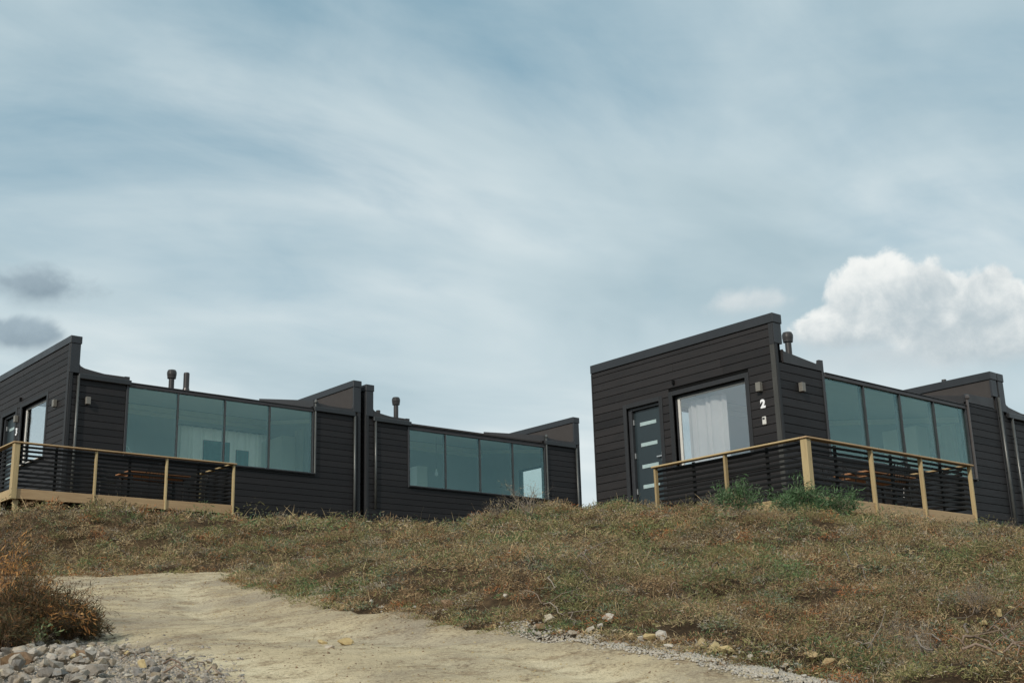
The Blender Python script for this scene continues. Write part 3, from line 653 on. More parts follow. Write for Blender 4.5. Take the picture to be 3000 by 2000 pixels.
H4 = house('timber_house', X4, Y3, Z3-.06, 'black timber house half hidden behind the heath mound, no deck, pendant bulb inside', 'black timber houses', dict(
    wt=-1.17, wb=-2.83, phase=-.34, end_ops=[(.9, 2.70, -2.8, -1.2), (3.08, 4.04, -3.40, -1.2)], end_kind='wd',
    pipe_bot=-2.92, pipes=[(.31, -1.06, -3.62), (8.36, -1.06, -4.6)], right_win=(1.55, 2.85, -2.85, -1.38), back=[(.45, 4.7, -3.38, -.7)], flues=[flue_px(X4, Y3, Z3-.06, 1160, 1164, 1.4, 'cap'), flue_px(X4, Y3, Z3-.06, 1108, 1202, 1.2, 'vent')]))
H1 = house('timber_house', X1, Y2, Z2, 'black timber house seen only in part beyond the downpipe of house 2', 'black timber houses', dict(
    wt=-1.10, wb=-2.8, end_ops=[(.9, 2.70, -2.8, -1.2)], end_kind='w', pipes=[(.40, -1.06, -4.6)], flues=[flue_px(X1, Y2, Z2, 2765, 1112, 3.2, 'vent')]))

# ------------------------------------------------------------------ decks with slatted railings
def deck(name, label, x0, y0, x1, yl, yw, xw, zrail, posts_x, posts_y, hs):
    """x0,y0 front left corner; x1 right end; yl back end of the left run; yw front wall; xw end wall"""
    zt = zrail-hs; zd = zt; D = empty(name, (x0, y0, zd-.22), label, 'deck', 'pine decks with black slatted railings')
    lz = .22; Lx = x1-x0; Ly = yl-y0; O = lambda z: z-(zd-.22)
    # floor boards
    k = 0; yy = .03
    while yy < yw-y0-.03:
        box('floor_board', .03, Lx-.03 if yy > .02 else Lx, yy, min(yy+.118, yw-y0-.02), lz-.03, lz-.002, 'deck', D); yy += .124
    xx = .03
    while xx < xw-x0-.03:
        box('floor_board', xx, min(xx+.118, xw-x0-.02), yw-y0+.0, Ly, lz-.03, lz-.002, 'deck', D); xx += .124
    # beams under the floor
    for u in (.6, Lx*.5, Lx-.6): box('joist', u, u+.05, .05, yw-y0-.05, -.02, lz-.032, 'pine_y', D)
    # fascia boards
    box('fascia', -.03, Lx, -.03, .008, 0, lz, 'pine_x', D, .005)
    box('fascia', -.03, .008, .0085, Ly, 0, lz, 'pine_y', D, .005)
    box('fascia', Lx-.038, Lx, .0085, yw-y0-.03, .002, lz-.002, 'pine_y', D, .005)
    # posts
    hz = O(zrail)
    box('corner_post', -.072, .062, -.072, .062, -.02, hz-.032, 'pine_z', D, .012)
    for u in posts_x: box('post', u-x0-.022, u-x0+.022, -.060, .02, -.02, hz-.032, 'pine_z', D, .005)
    for v in posts_y: box('post', -.060, .02, v-y0-.022, v-y0+.022, -.02, hz-.032, 'pine_z', D, .005)
    box('post', Lx-.05, Lx+.02, yw-y0-.10, yw-y0-.03, -.02, hz-.032, 'pine_z', D, .005)
    # top rails
    box('top_rail', -.10, Lx+.035, -.10, .045, hz-.031, hz, 'pine_x', D, .006)
    box('top_rail', -.10, .045, .047, Ly+.03, hz-.031, hz, 'pine_y', D, .006)
    box('top_rail', Lx-.09, Lx+.035, .047, yw-y0-.02, hz-.031, hz, 'pine_y', D, .006)
    # slats: rounded black battens hung on the inside of the posts, one run for every bay
    sp = .096; ns = int((hz-.04-lz-.03)/sp)
    def slat_run(axis, a, b, fixed):
        for i in range(ns):
            zc = hz-.085-i*sp; pts = []; dz = random.gauss(0, .003)
            for ang in range(0, 360, 45): pts.append((fixed+.015*math.cos(R_(ang))+.007*math.sin(R_(ang)), zc+.027*math.sin(R_(ang))+dz))
            mb = MB()
            if axis == 0: mb.prism(pts, 0, a, b)
            else:
                n0 = len(pts)
                mb.prism([(q[0], q[1]) for q in pts], 1, a, b)
            mb.obj('slat', M['slat'], D)
    xs = [0.05]+[u-x0 for u in posts_x]
    for a, b in zip(xs[:-1], xs[1:]):
        slat_run(0, a-.03, b+.035, .058); box('batten', (a+b)/2-.03, (a+b)/2+.03, .078, .115, lz, hz-.032, 'slat', D)
    ys = [0.05]+[v-y0 for v in posts_y]
    for a, b in zip(ys[:-1], ys[1:]):
        slat_run(1, a-.03, b+.035, .058); box('batten', .078, .115, (a+b)/2-.03, (a+b)/2+.03, lz, hz-.032, 'slat', D)
    slat_run(1, .12, yw-y0-.11, Lx-.06)
    # short stilts into the bank
    for u, v in ((.1, .1), (Lx*.5, .12), (Lx-.2, .12), (.12, Ly-.2)):
        gz = ground_xy(x0+u, y0+v); box('stilt', u-.05, u+.05, v-.05, v+.05, min(-.05, gz-.15-(zd-.22)), -.001, 'pine_z', D)
    return D
deck('deck', 'pine deck with black slatted railing around the corner of the house numbered 2', 17.32, 12.37, 22.62, 15.83, Y2, X2, 3.905, [19.21, 20.83, 22.60], [14.11, 15.81], .985)
deck('deck', 'pine deck with black slatted railing jutting over the bank at the house numbered 3', 9.298, 27.40, 14.62, 33.0, Y3, X3, 5.445, [11.10, 12.83, 14.60], [29.3, 31.1, 32.95], 1.03)

# ------------------------------------------------------------------ deck furniture
def table(loc, label, L=1.6, Wd=.8, rz=0):
    T = empty('table', loc, label, 'table', 'deck tables'); T.rotation_euler.z = rz
    for i in range(5): box('top_board', -L/2, L/2, -Wd/2+i*Wd/5+.004, -Wd/2+(i+1)*Wd/5-.004, .71, .74, 'table', T)
    box('apron', -L/2+.08, L/2-.08, -Wd/2+.08, Wd/2-.08, .64, .709, 'table', T)
    for a in (-1, 1):
        for b in (-1, 1): box('leg', a*(L/2-.12)-.03, a*(L/2-.12)+.03, b*(Wd/2-.12)-.03, b*(Wd/2-.12)+.03, 0, .639, 'wire', T)
    return T
def chair(loc, label, rz, group='wire chairs on the decks', mt='wire'):
    C = empty('chair', loc, label, 'chair', group); C.rotation_euler.z = rz
    for sx_ in (-1, 1):
        for sy_ in (-1, 1): MB().tube([(sx_*.23, sy_*.22, 0), (sx_*.20, sy_*.19, .44)], .011, 6).obj('leg', M[mt], C)
        MB().tube([(sx_*.20, -.19, .44), (sx_*.27, -.12, .62), (sx_*.27, .12, .64), (sx_*.21, .25, .80)], .011, 6).obj('arm', M[mt], C)
    seat = MB().tube([(-.22, -.21, .44), (.22, -.21, .44), (.21, .2, .43), (-.21, .2, .43), (-.22, -.21, .44)], .012, 6).obj('seat', M[mt], C)
    for i in range(7): MB().tube([(-.21+.07*i, -.2, .445), (-.21+.07*i, 0, .425), (-.21+.07*i, .2, .435)], .006, 5).obj('seat_wire', M[mt], seat)
    back = MB().tube([(-.21, .2, .44), (-.23, .27, .82), (0, .30, .86), (.23, .27, .82), (.21, .2, .44)], .012, 6).obj('backrest', M[mt], C)
    for i in range(5): MB().tube([(-.14+.07*i, .2, .44), (-.15+.075*i, .285, .84)], .006, 5).obj('back_wire', M[mt], back)
    for i in range(4): zz = .52+.08*i; MB().tube([(-.215-.003*i, .215+.018*i, zz), (.215+.003*i, .215+.018*i, zz)], .006, 5).obj('back_wire', M[mt], back)
    return C
zd3, zd2 = 5.445-1.03-.002, 3.905-.985-.002
table((12.95, 28.35, zd3), 'brown wooden table on the deck of the house numbered 3')
chair((11.72, 28.3, zd3), 'black wire chair beside the end of the table by the corner of house 3', R_(90))
chair((14.02, 28.35, zd3), 'black wire chair at the far end of the table on the deck of house 3', R_(-90))
chair((12.7, 27.75, zd3), 'black wire chair between railing and table on the deck of house 3', R_(180))
table((20.75, 13.3, zd2), 'brown wooden table behind the slats next to the green shrubs')
chair((19.45, 13.2, zd2), 'black wire chair nearest the corner post on the deck of house 2', R_(95))
chair((20.45, 12.75, zd2), 'black wire chair behind the slats next to the green shrubs', R_(176))
chair((21.9, 13.35, zd2), 'black wire chair by the railing end post below the window downpipe', R_(-92))

# ------------------------------------------------------------------ furniture inside
def cabinet(loc, label, L, Wd, Hh, n=2):
    """tall cupboard; doors face -x"""
    C = empty('cabinet', loc, label, 'cabinet'); box('carcass', 0, Wd, 0, L, 0, Hh, 'cabinet', C)
    for i in range(n):
        o = box('door', -.02, -.001, L*i/n+.004, L*(i+1)/n-.004, .02, Hh-.006, 'cabinet', C); box('handle', -.035, -.0205, L*(i+.9)/n-.01, L*(i+.9)/n+.01, Hh*.45, Hh*.55, 'steel', o)
    return C
f3, f2, f4 = Z3-3.419, Z2-3.419, Z3-.06-3.419
cabinet((X3+LEN-FIN-.55, Y3+2.98, f3), 'tall white cupboard behind the end pane of house 3', 1.25, .5, 2.24)
cabinet((X2+LEN-FIN-.55, Y2+1.75, f2), 'tall white cupboard inside the house numbered 2', .95, .5, 2.35)
cabinet((X4+5.45, Y3+4.05, f4), 'low white kitchen unit with box-shaped front in the deckless house', .65, 1.2, 1.05, 1)
cabinet((X4+4.95, Y3+4.2, f4), 'tall white fridge cupboard in the corner of the deckless house', .55, .42, 2.1, 1)
def panel(loc, label, L, Hh):
    P = empty('wall_board', loc, label, 'picture'); box('board_face', 0, L, -.02, 0, 0, Hh, 'map', P); box('frame', -.02, L+.02, .001, .02, -.02, Hh+.02, 'dframe', P); return P
panel((X3+5.95, Y3+DEP-.53, f3+1.0), 'teal picture board in front of the curtains inside house 3', .85, 1.15)
panel((X3+7.05, Y3+DEP-.53, f3+1.0), 'narrow blue-grey picture board beside the teal one inside house 3', .4, .95)
panel((X2+7.25, Y2+DEP-.55, f2+.9), 'bright teal picture board under the curtain inside house 2', .62, .62)
def armchair(loc, label, rz):
    A = empty('armchair', loc, label, 'armchair'); A.rotation_euler.z = rz
    box('seat', -.35, .35, -.35, .3, .2, .45, 'sofa', A, .06); box('backrest', -.38, .38, .25, .42, .2, .95, 'sofa', A, .07)
    for s in (-1, 1): box('armrest', s*.42-.07, s*.42+.07, -.35, .32, .2, .62, 'sofa', A, .05)
    for a in (-.3, .3):
        for b in (-.28, .3): box('leg', a-.02, a+.02, b-.02, b+.02, 0, .199, 'wire', A, .003)
armchair((X3+4.95, Y3+2.3, f3), 'blue-grey armchair behind the second pane of house 3', R_(200))
armchair((X3+6.2, Y3+2.2, f3), 'blue-grey armchair behind the third pane of house 3', R_(160))
o = chair((X3+2.05, Y3+.95, f3), 'white wire chair behind the first pane of house 3', R_(20), 'indoor chairs', 'white'); o.scale = (1.1, 1.1, 1.28)
PL = empty('pendant_lamp', (X4+4.3, Y3+2.3, Z3-1.95), 'small pendant bulb hanging in the deckless house', 'lamp')
MB().tube([(0, 0, .14), (0, 0, 1.3)], .006, 6).obj('cord', M['wire'], PL); MB().lathe(0, 0, [(.01, -.12), (.05, -.08), (.055, -.03), (.03, .04), (.02, .12)], 12).obj('bulb', M['number'], PL, True)

exec_vegetation = True
# ------------------------------------------------------------------ heath: one mass of short woody growth
PAL = {'brown': (.250, .165, .090), 'dry': (.36, .275, .155), 'olive': (.185, .175, .075), 'rust': (.30, .125, .052), 'grey': (.29, .25, .195), 'green': (.105, .165, .070), 'dark': (.095, .068, .040), 'teal': (.15, .20, .13)}
PAL = {k: tuple(v*1.16 for v in c) for k, c in PAL.items()}
PK = list(PAL); PC = np.array([PAL[k] for k in PK])
def gr2xyz(P, z): return np.stack([HD.x*P[:, 0]+RT.x*P[:, 1], HD.y*P[:, 0]+RT.y*P[:, 1], z], 1)
def leaf_mesh(name, base, dirs, length, width, cols, bend=.25, parent=None, m='leaf'):
    """many bent blades, two triangles each (root quad would be wasted): base, direction, length and width per blade"""
    n = len(base); d = dirs/np.linalg.norm(dirs, axis=1, keepdims=True)
    rv = rng.normal(size=(n, 3)); s = np.cross(d, rv); s /= np.linalg.norm(s, axis=1, keepdims=True)+1e-9; u = np.cross(s, d)
    L = length[:, None]; W = width[:, None]
    mid = base+d*L*.55+u*L*bend*.25; tip = base+d*L+u*L*bend
    v = np.stack([base-s*W*.3, base+s*W*.3, mid+s*W*.5, mid-s*W*.5, tip], 1).reshape(-1, 3)
    # quad + tip triangle
    k = np.arange(n)*5
    me = bpy.data.meshes.new(name); me.vertices.add(len(v)); me.vertices.foreach_set('co', v.ravel())
    li = np.stack([k, k+1, k+2, k+3, k+3, k+2, k+4], 1); me.loops.add(li.size); me.loops.foreach_set('vertex_index', li.ravel())
    ls = np.stack([np.arange(n)*7, np.arange(n)*7+4], 1); me.polygons.add(2*n); me.polygons.foreach_set('loop_start', ls.ravel())
    me.update(calc_edges=True)
    ca = me.color_attributes.new('tint', 'FLOAT_COLOR', 'POINT'); c4 = np.ones((n, 5, 4)); c4[:, :, :3] = cols[:, None, :]; ca.data.foreach_set('color', c4.ravel())
    return link(name, me, M[m], parent)
def fbm(P, s, seed): return (_vn(P, s, seed)*.55+_vn(P, s*2.1, seed+1)*.28+_vn(P, s*4.3, seed+2)*.17)
HOUSES = [(X2, Y2, LEN, DEP), (X1, Y2, LEN, DEP), (X3, Y3, LEN, DEP), (X4, Y3, LEN, DEP)]
DECKS = [(17.32, 12.37, 5.3, 1.8), (17.32, 12.37, 1.75, 3.46), (9.3, 27.4, 5.3, 1.85), (9.3, 27.4, 1.74, 5.6)]
def keep_pts(P, margin=.05):
    xyz = gr2xyz(P, np.zeros(len(P))); k = np.ones(len(P), bool)
    for (x, y, l, d) in HOUSES+DECKS: k &= ~((xyz[:, 0] > x-margin) & (xyz[:, 0] < x+l+margin) & (xyz[:, 1] > y-margin) & (xyz[:, 1] < y+d))
    return k
def make_heath():
    zones = [  # g0, g1, r0, r1, clumps per m2, blades, blade length, width, clump radius
        (6, 13, -3, 8.5, 50, 165, .033, .0056, .15), (13, 19, -4.5, 11, 36, 130, .042, .0074, .18), (19, 26, -14, 13, 25, 104, .056, .0102, .20),
        (26, 36, -14, 14, 9, 60, .09, .016, .24), (6, 19, -14, -3, 22, 90, .055, .0085, .18)]
    B, Dr, Ln, Wd, Cl = [], [], [], [], []
    for g0, g1, r0, r1, den, nb, bl, bw, cr in zones:
        n = int((g1-g0)*(r1-r0)*den); P = np.stack([rng.uniform(g0, g1, n), rng.uniform(r0, r1, n)], 1)
        # only what lies within a wide margin of the view
        P = P[(np.abs(P[:, 1]) < P[:, 0]*.56+1.2)]
        s = sd_poly(P, ROAD); e = (fbm(P, 1.1, 31)-.5)*.7
        lim = np.where((P[:, 0] < 12.1) & (P[:, 1] > .05), -.10, .18); kp = (s < lim+e*.5) & keep_pts(P)
        bare = fbm(P, .75, 51)+.5*smooth(-s, 0, 1.0) < .50           # soil patches at the toe of the bank
        kp &= ~(bare & (rng.random(len(P)) < .15))
        P = P[kp]; n = len(P); z = terrain(P); s = s[kp]
        cpos = gr2xyz(P, z)
        a = fbm(P, .42, 41); b = fbm(P, .8, 61); c = fbm(P, 1.6, 71); dpt = rng.random(n)
        wts = np.stack([.9+.0*a, .55*smooth(a, .45, .65)+.16, 1.5*smooth(b, .42, .60)+.26, .8*smooth(c, .60, .76)+.05, .22+.0*a, 1.1*smooth(b, .52, .66)+.06, .25+.0*a, .35*smooth(c, .2, .36)*0+.06], 1)
        wts /= wts.sum(1, keepdims=True); cum = wts.cumsum(1); pick = (rng.random(n)[:, None] > cum).sum(1).clip(0, len(PK)-1)
        ccol = PC[pick]*(.72+.55*rng.random((n, 1)))
        hgt = cr*(.55+.75*rng.random(n)*(.6+.8*c))*np.where(s > -.6, .55, 1.)
        rad = cr*(.7+.7*rng.random(n)); bigc = (rng.random(n) < .07) & (s < -.5); rad = np.where(bigc, rad*1.7, rad); hgt = np.where(bigc, hgt*1.7, hgt); shd = np.array([PAL['olive'], PAL['green'], PAL['dark'], PAL['brown'], PAL['teal']])[rng.integers(0, 5, n)]; ccol = np.where(bigc[:, None], shd*(.6+.3*rng.random((n, 1))), ccol)
        m = nb
        th = rng.uniform(0, 2*np.pi, (n, m)); rr = np.sqrt(rng.random((n, m))); hh = rng.random((n, m))**.6
        dome = np.sqrt(np.clip(1-rr**2, 0, 1))
        off = np.stack([np.cos(th)*rr*rad[:, None], np.sin(th)*rr*rad[:, None], dome*hh*hgt[:, None]-.015], -1)
        dr = np.stack([np.cos(th)*rr*.9, np.sin(th)*rr*.9, .15+.4*dome], -1)+rng.normal(0, .75, (n, m, 3))
        flat = rng.random((n, m)) < .18; dr[..., 2] = np.where(flat, dr[..., 2]*.15, dr[..., 2])
        B.append((cpos[:, None, :]+off).reshape(-1, 3)); Dr.append(dr.reshape(-1, 3))
        ln = bl*(.45+1.0*rng.random((n, m))**1.6); strag = rng.random((n, m)) < .014; ln = np.where(strag, ln*3.6, ln)
        Ln.append(ln.ravel()); Wd.append((bw*(.6+.8*rng.random((n, m)))*np.where(strag, .6, 1)).ravel())
        col = ccol[:, None, :]*(.55+.8*rng.random((n, m, 1)))*(.45+.65*hh[..., None]) if False else ccol[:, None, :]*(.66+.7*rng.random((n, m, 1)))
        mixc = rng.random((n, m)) < .17; oth = PC[np.array([0, 1, 2, 4])[rng.integers(0, 4, (n, m))]]; col = np.where(mixc[..., None], oth*(.7+.6*rng.random((n, m, 1))), col)
        col = np.where(strag[..., None], np.array(PAL['dry'])*(1.0+.5*rng.random((n, m, 1))), col)
        Cl.append(col.reshape(-1, 3))
    B, Dr, Ln, Wd, Cl = map(np.concatenate, (B, Dr, Ln, Wd, Cl))
    print('heath blades', len(B))
    return leaf_mesh('heath', B, Dr, Ln, Wd, Cl)
tag(make_heath(), 'brown and olive heath of low woody shrubs covering the mound and banks', 'heath', kind='stuff')

# ------------------------------------------------------------------ single shrubs
def grow(mb, p, d, length, rad, depth, spread, tips, wob=.25):
    pts = [p]; q = p.copy(); dd = d.normalized(); n = 4; rr = [rad]
    for i in range(n):
        dd = (dd+Vector((random.gauss(0, wob), random.gauss(0, wob), random.gauss(0, wob*.7)))).normalized(); q = q+dd*(length/n); pts.append(q.copy()); rr.append(rad*(1-.6*(i+1)/n))
        if depth > 0 and i >= 1:
            for _ in range(random.choice((1, 2))):
                nd = (dd+Vector((random.gauss(0, spread), random.gauss(0, spread), random.gauss(.1, spread*.7)))).normalized(); grow(mb, q.copy(), nd, length*random.uniform(.45, .75), rr[-1]*.7, depth-1, spread, tips, wob)
        tips.append((q.copy(), dd.copy(), depth))
    mb.tube(pts, rr, 5 if rad > .006 else 4, cap=False)
def shrub(name, label, cat, g, r, height, width, stems, blades, bl, bw, cols, twig='twig', group=None, lean=(0, 0), depth=2, leafy=1., sink=.03):
    z = ground_at(g, r); base = gr(g, r, z-sink); S = empty(name, base, label, cat, group); mb = MB(); tips = []
    for i in range(stems):
        a = random.uniform(0, 2*math.pi); sp = random.uniform(.1, 1.)*width/height
        d = Vector((math.cos(a)*sp+lean[0], math.sin(a)*sp+lean[1], 1)); grow(mb, Vector((math.cos(a)*.04, math.sin(a)*.04, 0)), d, height*random.uniform(.45, .62), max(.004, height*.012), depth, .55, tips)
    mb.obj('stems', M[twig], S)
    if leafy > 0:
        T = np.array([t[0][:] for t in tips]); Dn = np.array([t[1][:] for t in tips]); k = rng.integers(0, len(T), blades)
        b_ = T[k]+rng.normal(0, height*.045, (blades, 3)); b_[:, 2] = np.maximum(b_[:, 2], .02)
        dr = Dn[k]+rng.normal(0, .75, (blades, 3)); cc = np.array(cols)[rng.integers(0, len(cols), blades)]*(.6+.8*rng.random((blades, 1)))
        leaf_mesh('foliage', b_, dr, bl*(.5+rng.random(blades)), bw*(.6+.8*rng.random(blades)), cc, .3, S)
    return S
GREEN = [(.070, .135, .055), (.105, .185, .085), (.045, .085, .035), (.14, .20, .11)]
HEATHER = [(.085, .060, .030), (.15, .085, .040), (.055, .046, .024), (.085, .085, .040), (.21, .105, .045), (.12, .09, .05)]
RUSTY = [(.42, .21, .075), (.32, .145, .05), (.50, .28, .11)]
def shrub_px(px, py, *a, g=None, **k):
    q = on_ground(px, py) if g is None else (g, at_g(px, py, g)[1], 0); return shrub(a[0], a[1], a[2], q[0], q[1], *a[3:], **k)
# dark heather bush at the left edge of the track
for i, (px, py, g, h, wd, nb) in enumerate([(110, 1850, 11.4, .70, .42, 7500), (195, 1850, 11.9, .50, .36, 5500), (25, 1850, 11.2, .66, .5, 7500), (235, 1865, 12.2, .30, .30, 4500), (0, 1925, 10.4, .42, .34, 6000)]):
    r_ = at_g(px, py, g)[1]
    shrub('heather_bush', ['tall middle clump of the dark heather beside the rubble and track', 'dark heather clump leaning over the track edge', 'broad dark heather clump behind the rubble heap', 'small dark heather tuft at the foot of the clump leaning over the track', 'dark heather clump growing down beside the grey stones of the rubble'][i], 'bush', g, r_, h, wd, 26, nb, .050, .0055, HEATHER, twig='twig_red', depth=2)
shrub('heather_bush', 'rust-orange dead shrub sticking out of the dark heather', 'bush', 11.3, at_g(62, 1700, 11.3)[1], 1.0, .09, 7, 2600, .045, .007, RUSTY, twig='twig_red')
shrub('heather_bush', 'dark twiggy bush on the bank below the deck of house 3', 'bush', 12.6, at_g(-75, 1600, 12.6)[1], 1.35, .14, 14, 6000, .06, .006, HEATHER, twig='twig_red')
shrub('leafy_sprig', 'pale green leafy sprig inside the dark heather', 'plant', 11.0, at_g(105, 1850, 11.0)[1], .40, .12, 4, 160, .040, .014, [(.20, .25, .13), (.14, .19, .09)], depth=1)
# green pine-like shrubs at the corner post of house 2
for i, (px, g, h, wd, nb, lab) in enumerate([(2335, 19.95, .84, .42, 6500, 'bright green shrub at the foot of the corner post, half over the fascia'), (2425, 20.1, .80, .28, 3800, 'smaller green shrub with bare grey stems on the table side of the corner post'), (2182, 20.9, .76, .22, 3200, 'upright olive green shrub against the black slats of house 2')]):
    r_ = at_g(px, 1480, g)[1]; shrub('green_shrub', lab, 'shrub', g, r_, h, wd, 12, nb, .062, .011, GREEN, depth=2)
# bare twiggy plants standing against the walls
for i, (px, g, h, wd, lab) in enumerate([(1545, 22.6, .85, .22, 'tallest bare twig bush on the mound in front of the deckless house'), (2080, 21.4, .42, .25, 'bare grey twig bush at the foot of the black slats of house 2'), (810, 28.8, .42, .2, 'bare grey twigs against the wall of house 3'), (2950, 26.2, .55, .25, 'thin grey weed beside the downpipe at the far end of house 2'), (2395, 19.8, .40, .45, 'bleached tangle of roots under the corner post'), (1460, 23.2, .5, .2, 'slim dry twigs left of the tallest bush on the mound')]):
    r_ = at_g(px, 1500, g)[1]; shrub('bare_bush', lab, 'bush', g, r_, h, wd, 8, 260, .05, .006, [PAL['grey'], PAL['dry']], depth=2, leafy=.2)

# ------------------------------------------------------------------ dead branches lying on the mound
def branch(label, pts, rad, tw='twig', sub=3):
    P = []; lift = .14 if pts[0][0] > 1000 else .035
    for (px, py) in pts: g, r, z = on_ground(px, py); P.append(gr(g, r, z+lift))
    o0 = P[0]; B = empty('dead_branch', (o0.x, o0.y, o0.z-lift), label, 'branch', 'dead branches on the mound'); mb = MB(); q = []
    for i in range(len(P)-1):
        for t in (0, .33, .66): q.append(P[i].lerp(P[i+1], t)+Vector((random.gauss(0, .012), random.gauss(0, .012), .04*math.sin(3.1*(i+t))+random.gauss(0, .01))))
    q.append(P[-1]); q = [p-B.location for p in q]; n = len(q); mb.tube(q, [rad*(1-.6*i/n) for i in range(n)], 7); mb.obj('limb', M[tw], B, True)
    for k in range(sub):
        i = random.randrange(1, n-1); d = (q[i]-q[i-1]).normalized()+Vector((random.gauss(0, .6), random.gauss(0, .6), random.uniform(-.1, .35)))
        m2 = MB(); m2.tube([q[i], q[i]+d*.10+Vector((0, 0, random.uniform(0, .03))), q[i]+d*.22+Vector((random.gauss(0, .03), random.gauss(0, .03), 0))], [rad*.55, rad*.4, rad*.18], 5); m2.obj('twig', M[tw], B, True)
    return B
branch('long pale forked branch arching over the roots at the mound foot', [(2690, 1925), (2710, 1960), (2760, 1955), (2740, 1930)], .009, sub=3)
branch('grey branch bent like a hook in the bare heath', [(2840, 1915), (2850, 1880), (2900, 1905), (2950, 1918), (3010, 1935)], .010, sub=3)
branch('reddish branch lying flat at the foot of the mound', [(2820, 1982), (2900, 1978), (2960, 1980), (3020, 1982)], .010, 'twig_red', 3)
branch('thin reddish branch arched above the flat one', [(2830, 1962), (2880, 1948), (2930, 1952), (3000, 1975)], .008, 'twig_red', 4)
branch('bleached thin stick halfway up the mound', [(2472, 1640), (2490, 1672), (2515, 1700), (2530, 1722), (2552, 1748)], .009, sub=2)
branch('dark branch trailing through the rubble heap', [(350, 1945), (385, 1938), (420, 1948), (446, 1958)], .006, 'twig_red', 0)
branch('short rust stick at the edge of the track by the rubble', [(480, 1962), (530, 1968), (580, 1972), (600, 1970)], .007, 'twig_red', 1)
branch('rust roots lying at the lower edge of the track', [(470, 1992), (540, 1988), (600, 1990), (650, 1996)], .008, 'twig_red', 1)
branch('pale stick across the soil on the mound foot', [(2560, 1990), (2545, 1960), (2570, 1920)], .008, sub=2)
for k in range(16):
    px = random.uniform(1500, 2980); py = random.uniform(1600, 1930); a = random.uniform(0, 3.1); L = random.uniform(30, 80)
    o = branch('thin loose dry stick lying in the heath', [(px, py), (px+math.cos(a)*L*.5, py+math.sin(a)*L*.25), (px+math.cos(a)*L, py+math.sin(a)*L*.5)], random.uniform(.004, .008), random.choice(('twig', 'twig_red')), 1); o['group'] = 'loose dry sticks in the heath'

for i, (px, py, g, h, wd, lab) in enumerate([(2740, 1960, 9.5, .34, .55, 'grey tangle of bare twigs between the hooked and the forked branch'), (2800, 1985, 9.1, .26, .5, 'low grey twig tangle above the flat reddish branch'), (2940, 1950, 9.6, .24, .5, 'dark twig tangle around the end of the hooked branch'), (2640, 1900, 10.2, .36, .3, 'upright grey twigs on the mound foot beside the forked branch'), (2860, 1830, 11.3, .34, .25, 'lilac-grey dead heather tuft on the mound')]):
    shrub('bare_bush', lab, 'bush', g, at_g(px, py, g)[1], h, wd, 12, 500, .035, .004, [PAL['grey'], PAL['brown']], depth=2, leafy=.2, twig='twig' if i != 2 else 'twig_red')

# ------------------------------------------------------------------ stones
def rock_mesh(i, n=15):
    bm = bmesh.new(); rs_ = random.Random(100+i)
    for _ in range(n):
        v = Vector((rs_.gauss(0, 1), rs_.gauss(0, 1), rs_.gauss(0, 1))).normalized()*rs_.uniform(.82, 1.0); bm.verts.new((v.x*1.0, v.y*rs_.uniform(.75, .9), v.z*.68))
    bmesh.ops.convex_hull(bm, input=bm.verts); bmesh.ops.delete(bm, geom=[v for v in bm.verts if not v.link_faces], context='VERTS')
    bmesh.ops.bevel(bm, geom=bm.edges[:], offset=.07, segments=1, affect='EDGES') if False else None
    me = bpy.data.meshes.new('stone'); bm.to_mesh(me); bm.free(); return me
ROCKS = {k: [rock_mesh(i+j*20) for i in range(8)] for j, k in enumerate(('stone', 'pale_stone', 'ochre_stone', 'brown_stone'))}
for k, L in ROCKS.items():
    for me in L: me.materials.append(M[k])
def stone(g, r, size, kind, label, group=None, z=None, sink=.35):
    o = bpy.data.objects.new('stone', random.choice(ROCKS[kind])); COL.objects.link(o); zz = ground_at(g, r) if z is None else z
    o.scale = (size*random.uniform(.85, 1.25), size*random.uniform(.75, 1.05), size*random.uniform(.75, 1.1)); o.rotation_euler = (random.uniform(-.35, .35), random.uniform(-.35, .35), random.uniform(0, 6.28))
    o.location = gr(g, r, zz+size*.68*(1-2*sink)+.0); tag(o, label, 'stone', group); return o
def rubble_pts(n, box_, test):
    out = []
    while len(out) < n:
        px = random.uniform(box_[0], box_[2]); py = random.uniform(box_[1], box_[3])
        if test(px, py): out.append((px, py))
    return out
heap = lambda x, y: y > 1842+.0*x and y > 1790+(130-x)*.35 and x < 640-(2000-y)*2.6+40*random.random() and not (x < 60 and y < 1930)
def road_like(px, py): g, r = road_pt(px, py); return g, r, ground_at(g, r)
for i, (px, py) in enumerate(rubble_pts(185, (-60, 1840, 640, 2070), heap)):
    g, r, z = road_like(px, py); nearl = max(0, 1-(px+2*(2000-py))/620)
    s = random.choice((.026, .034, .042))*(1+1.2*nearl*random.random())
    stone(g, r, s, 'stone' if random.random() < .84 else random.choice(('ochre_stone', 'pale_stone')), 'angular grey stone in the rubble heap beside the dark heather', 'stones of the rubble heap', z+.02+.05*nearl, .25)
for i, (px, py) in enumerate(rubble_pts(34, (0, 1880, 300, 2060), lambda x, y: heap(x, y) and x < 330-(2000-y)*1.5)):
    g, r, z = road_like(px, py); stone(g, r, random.uniform(.042, .078), 'stone', 'large angular grey stone in the rubble heap beside the dark heather', 'large stones of the rubble heap', z+.05, .25)
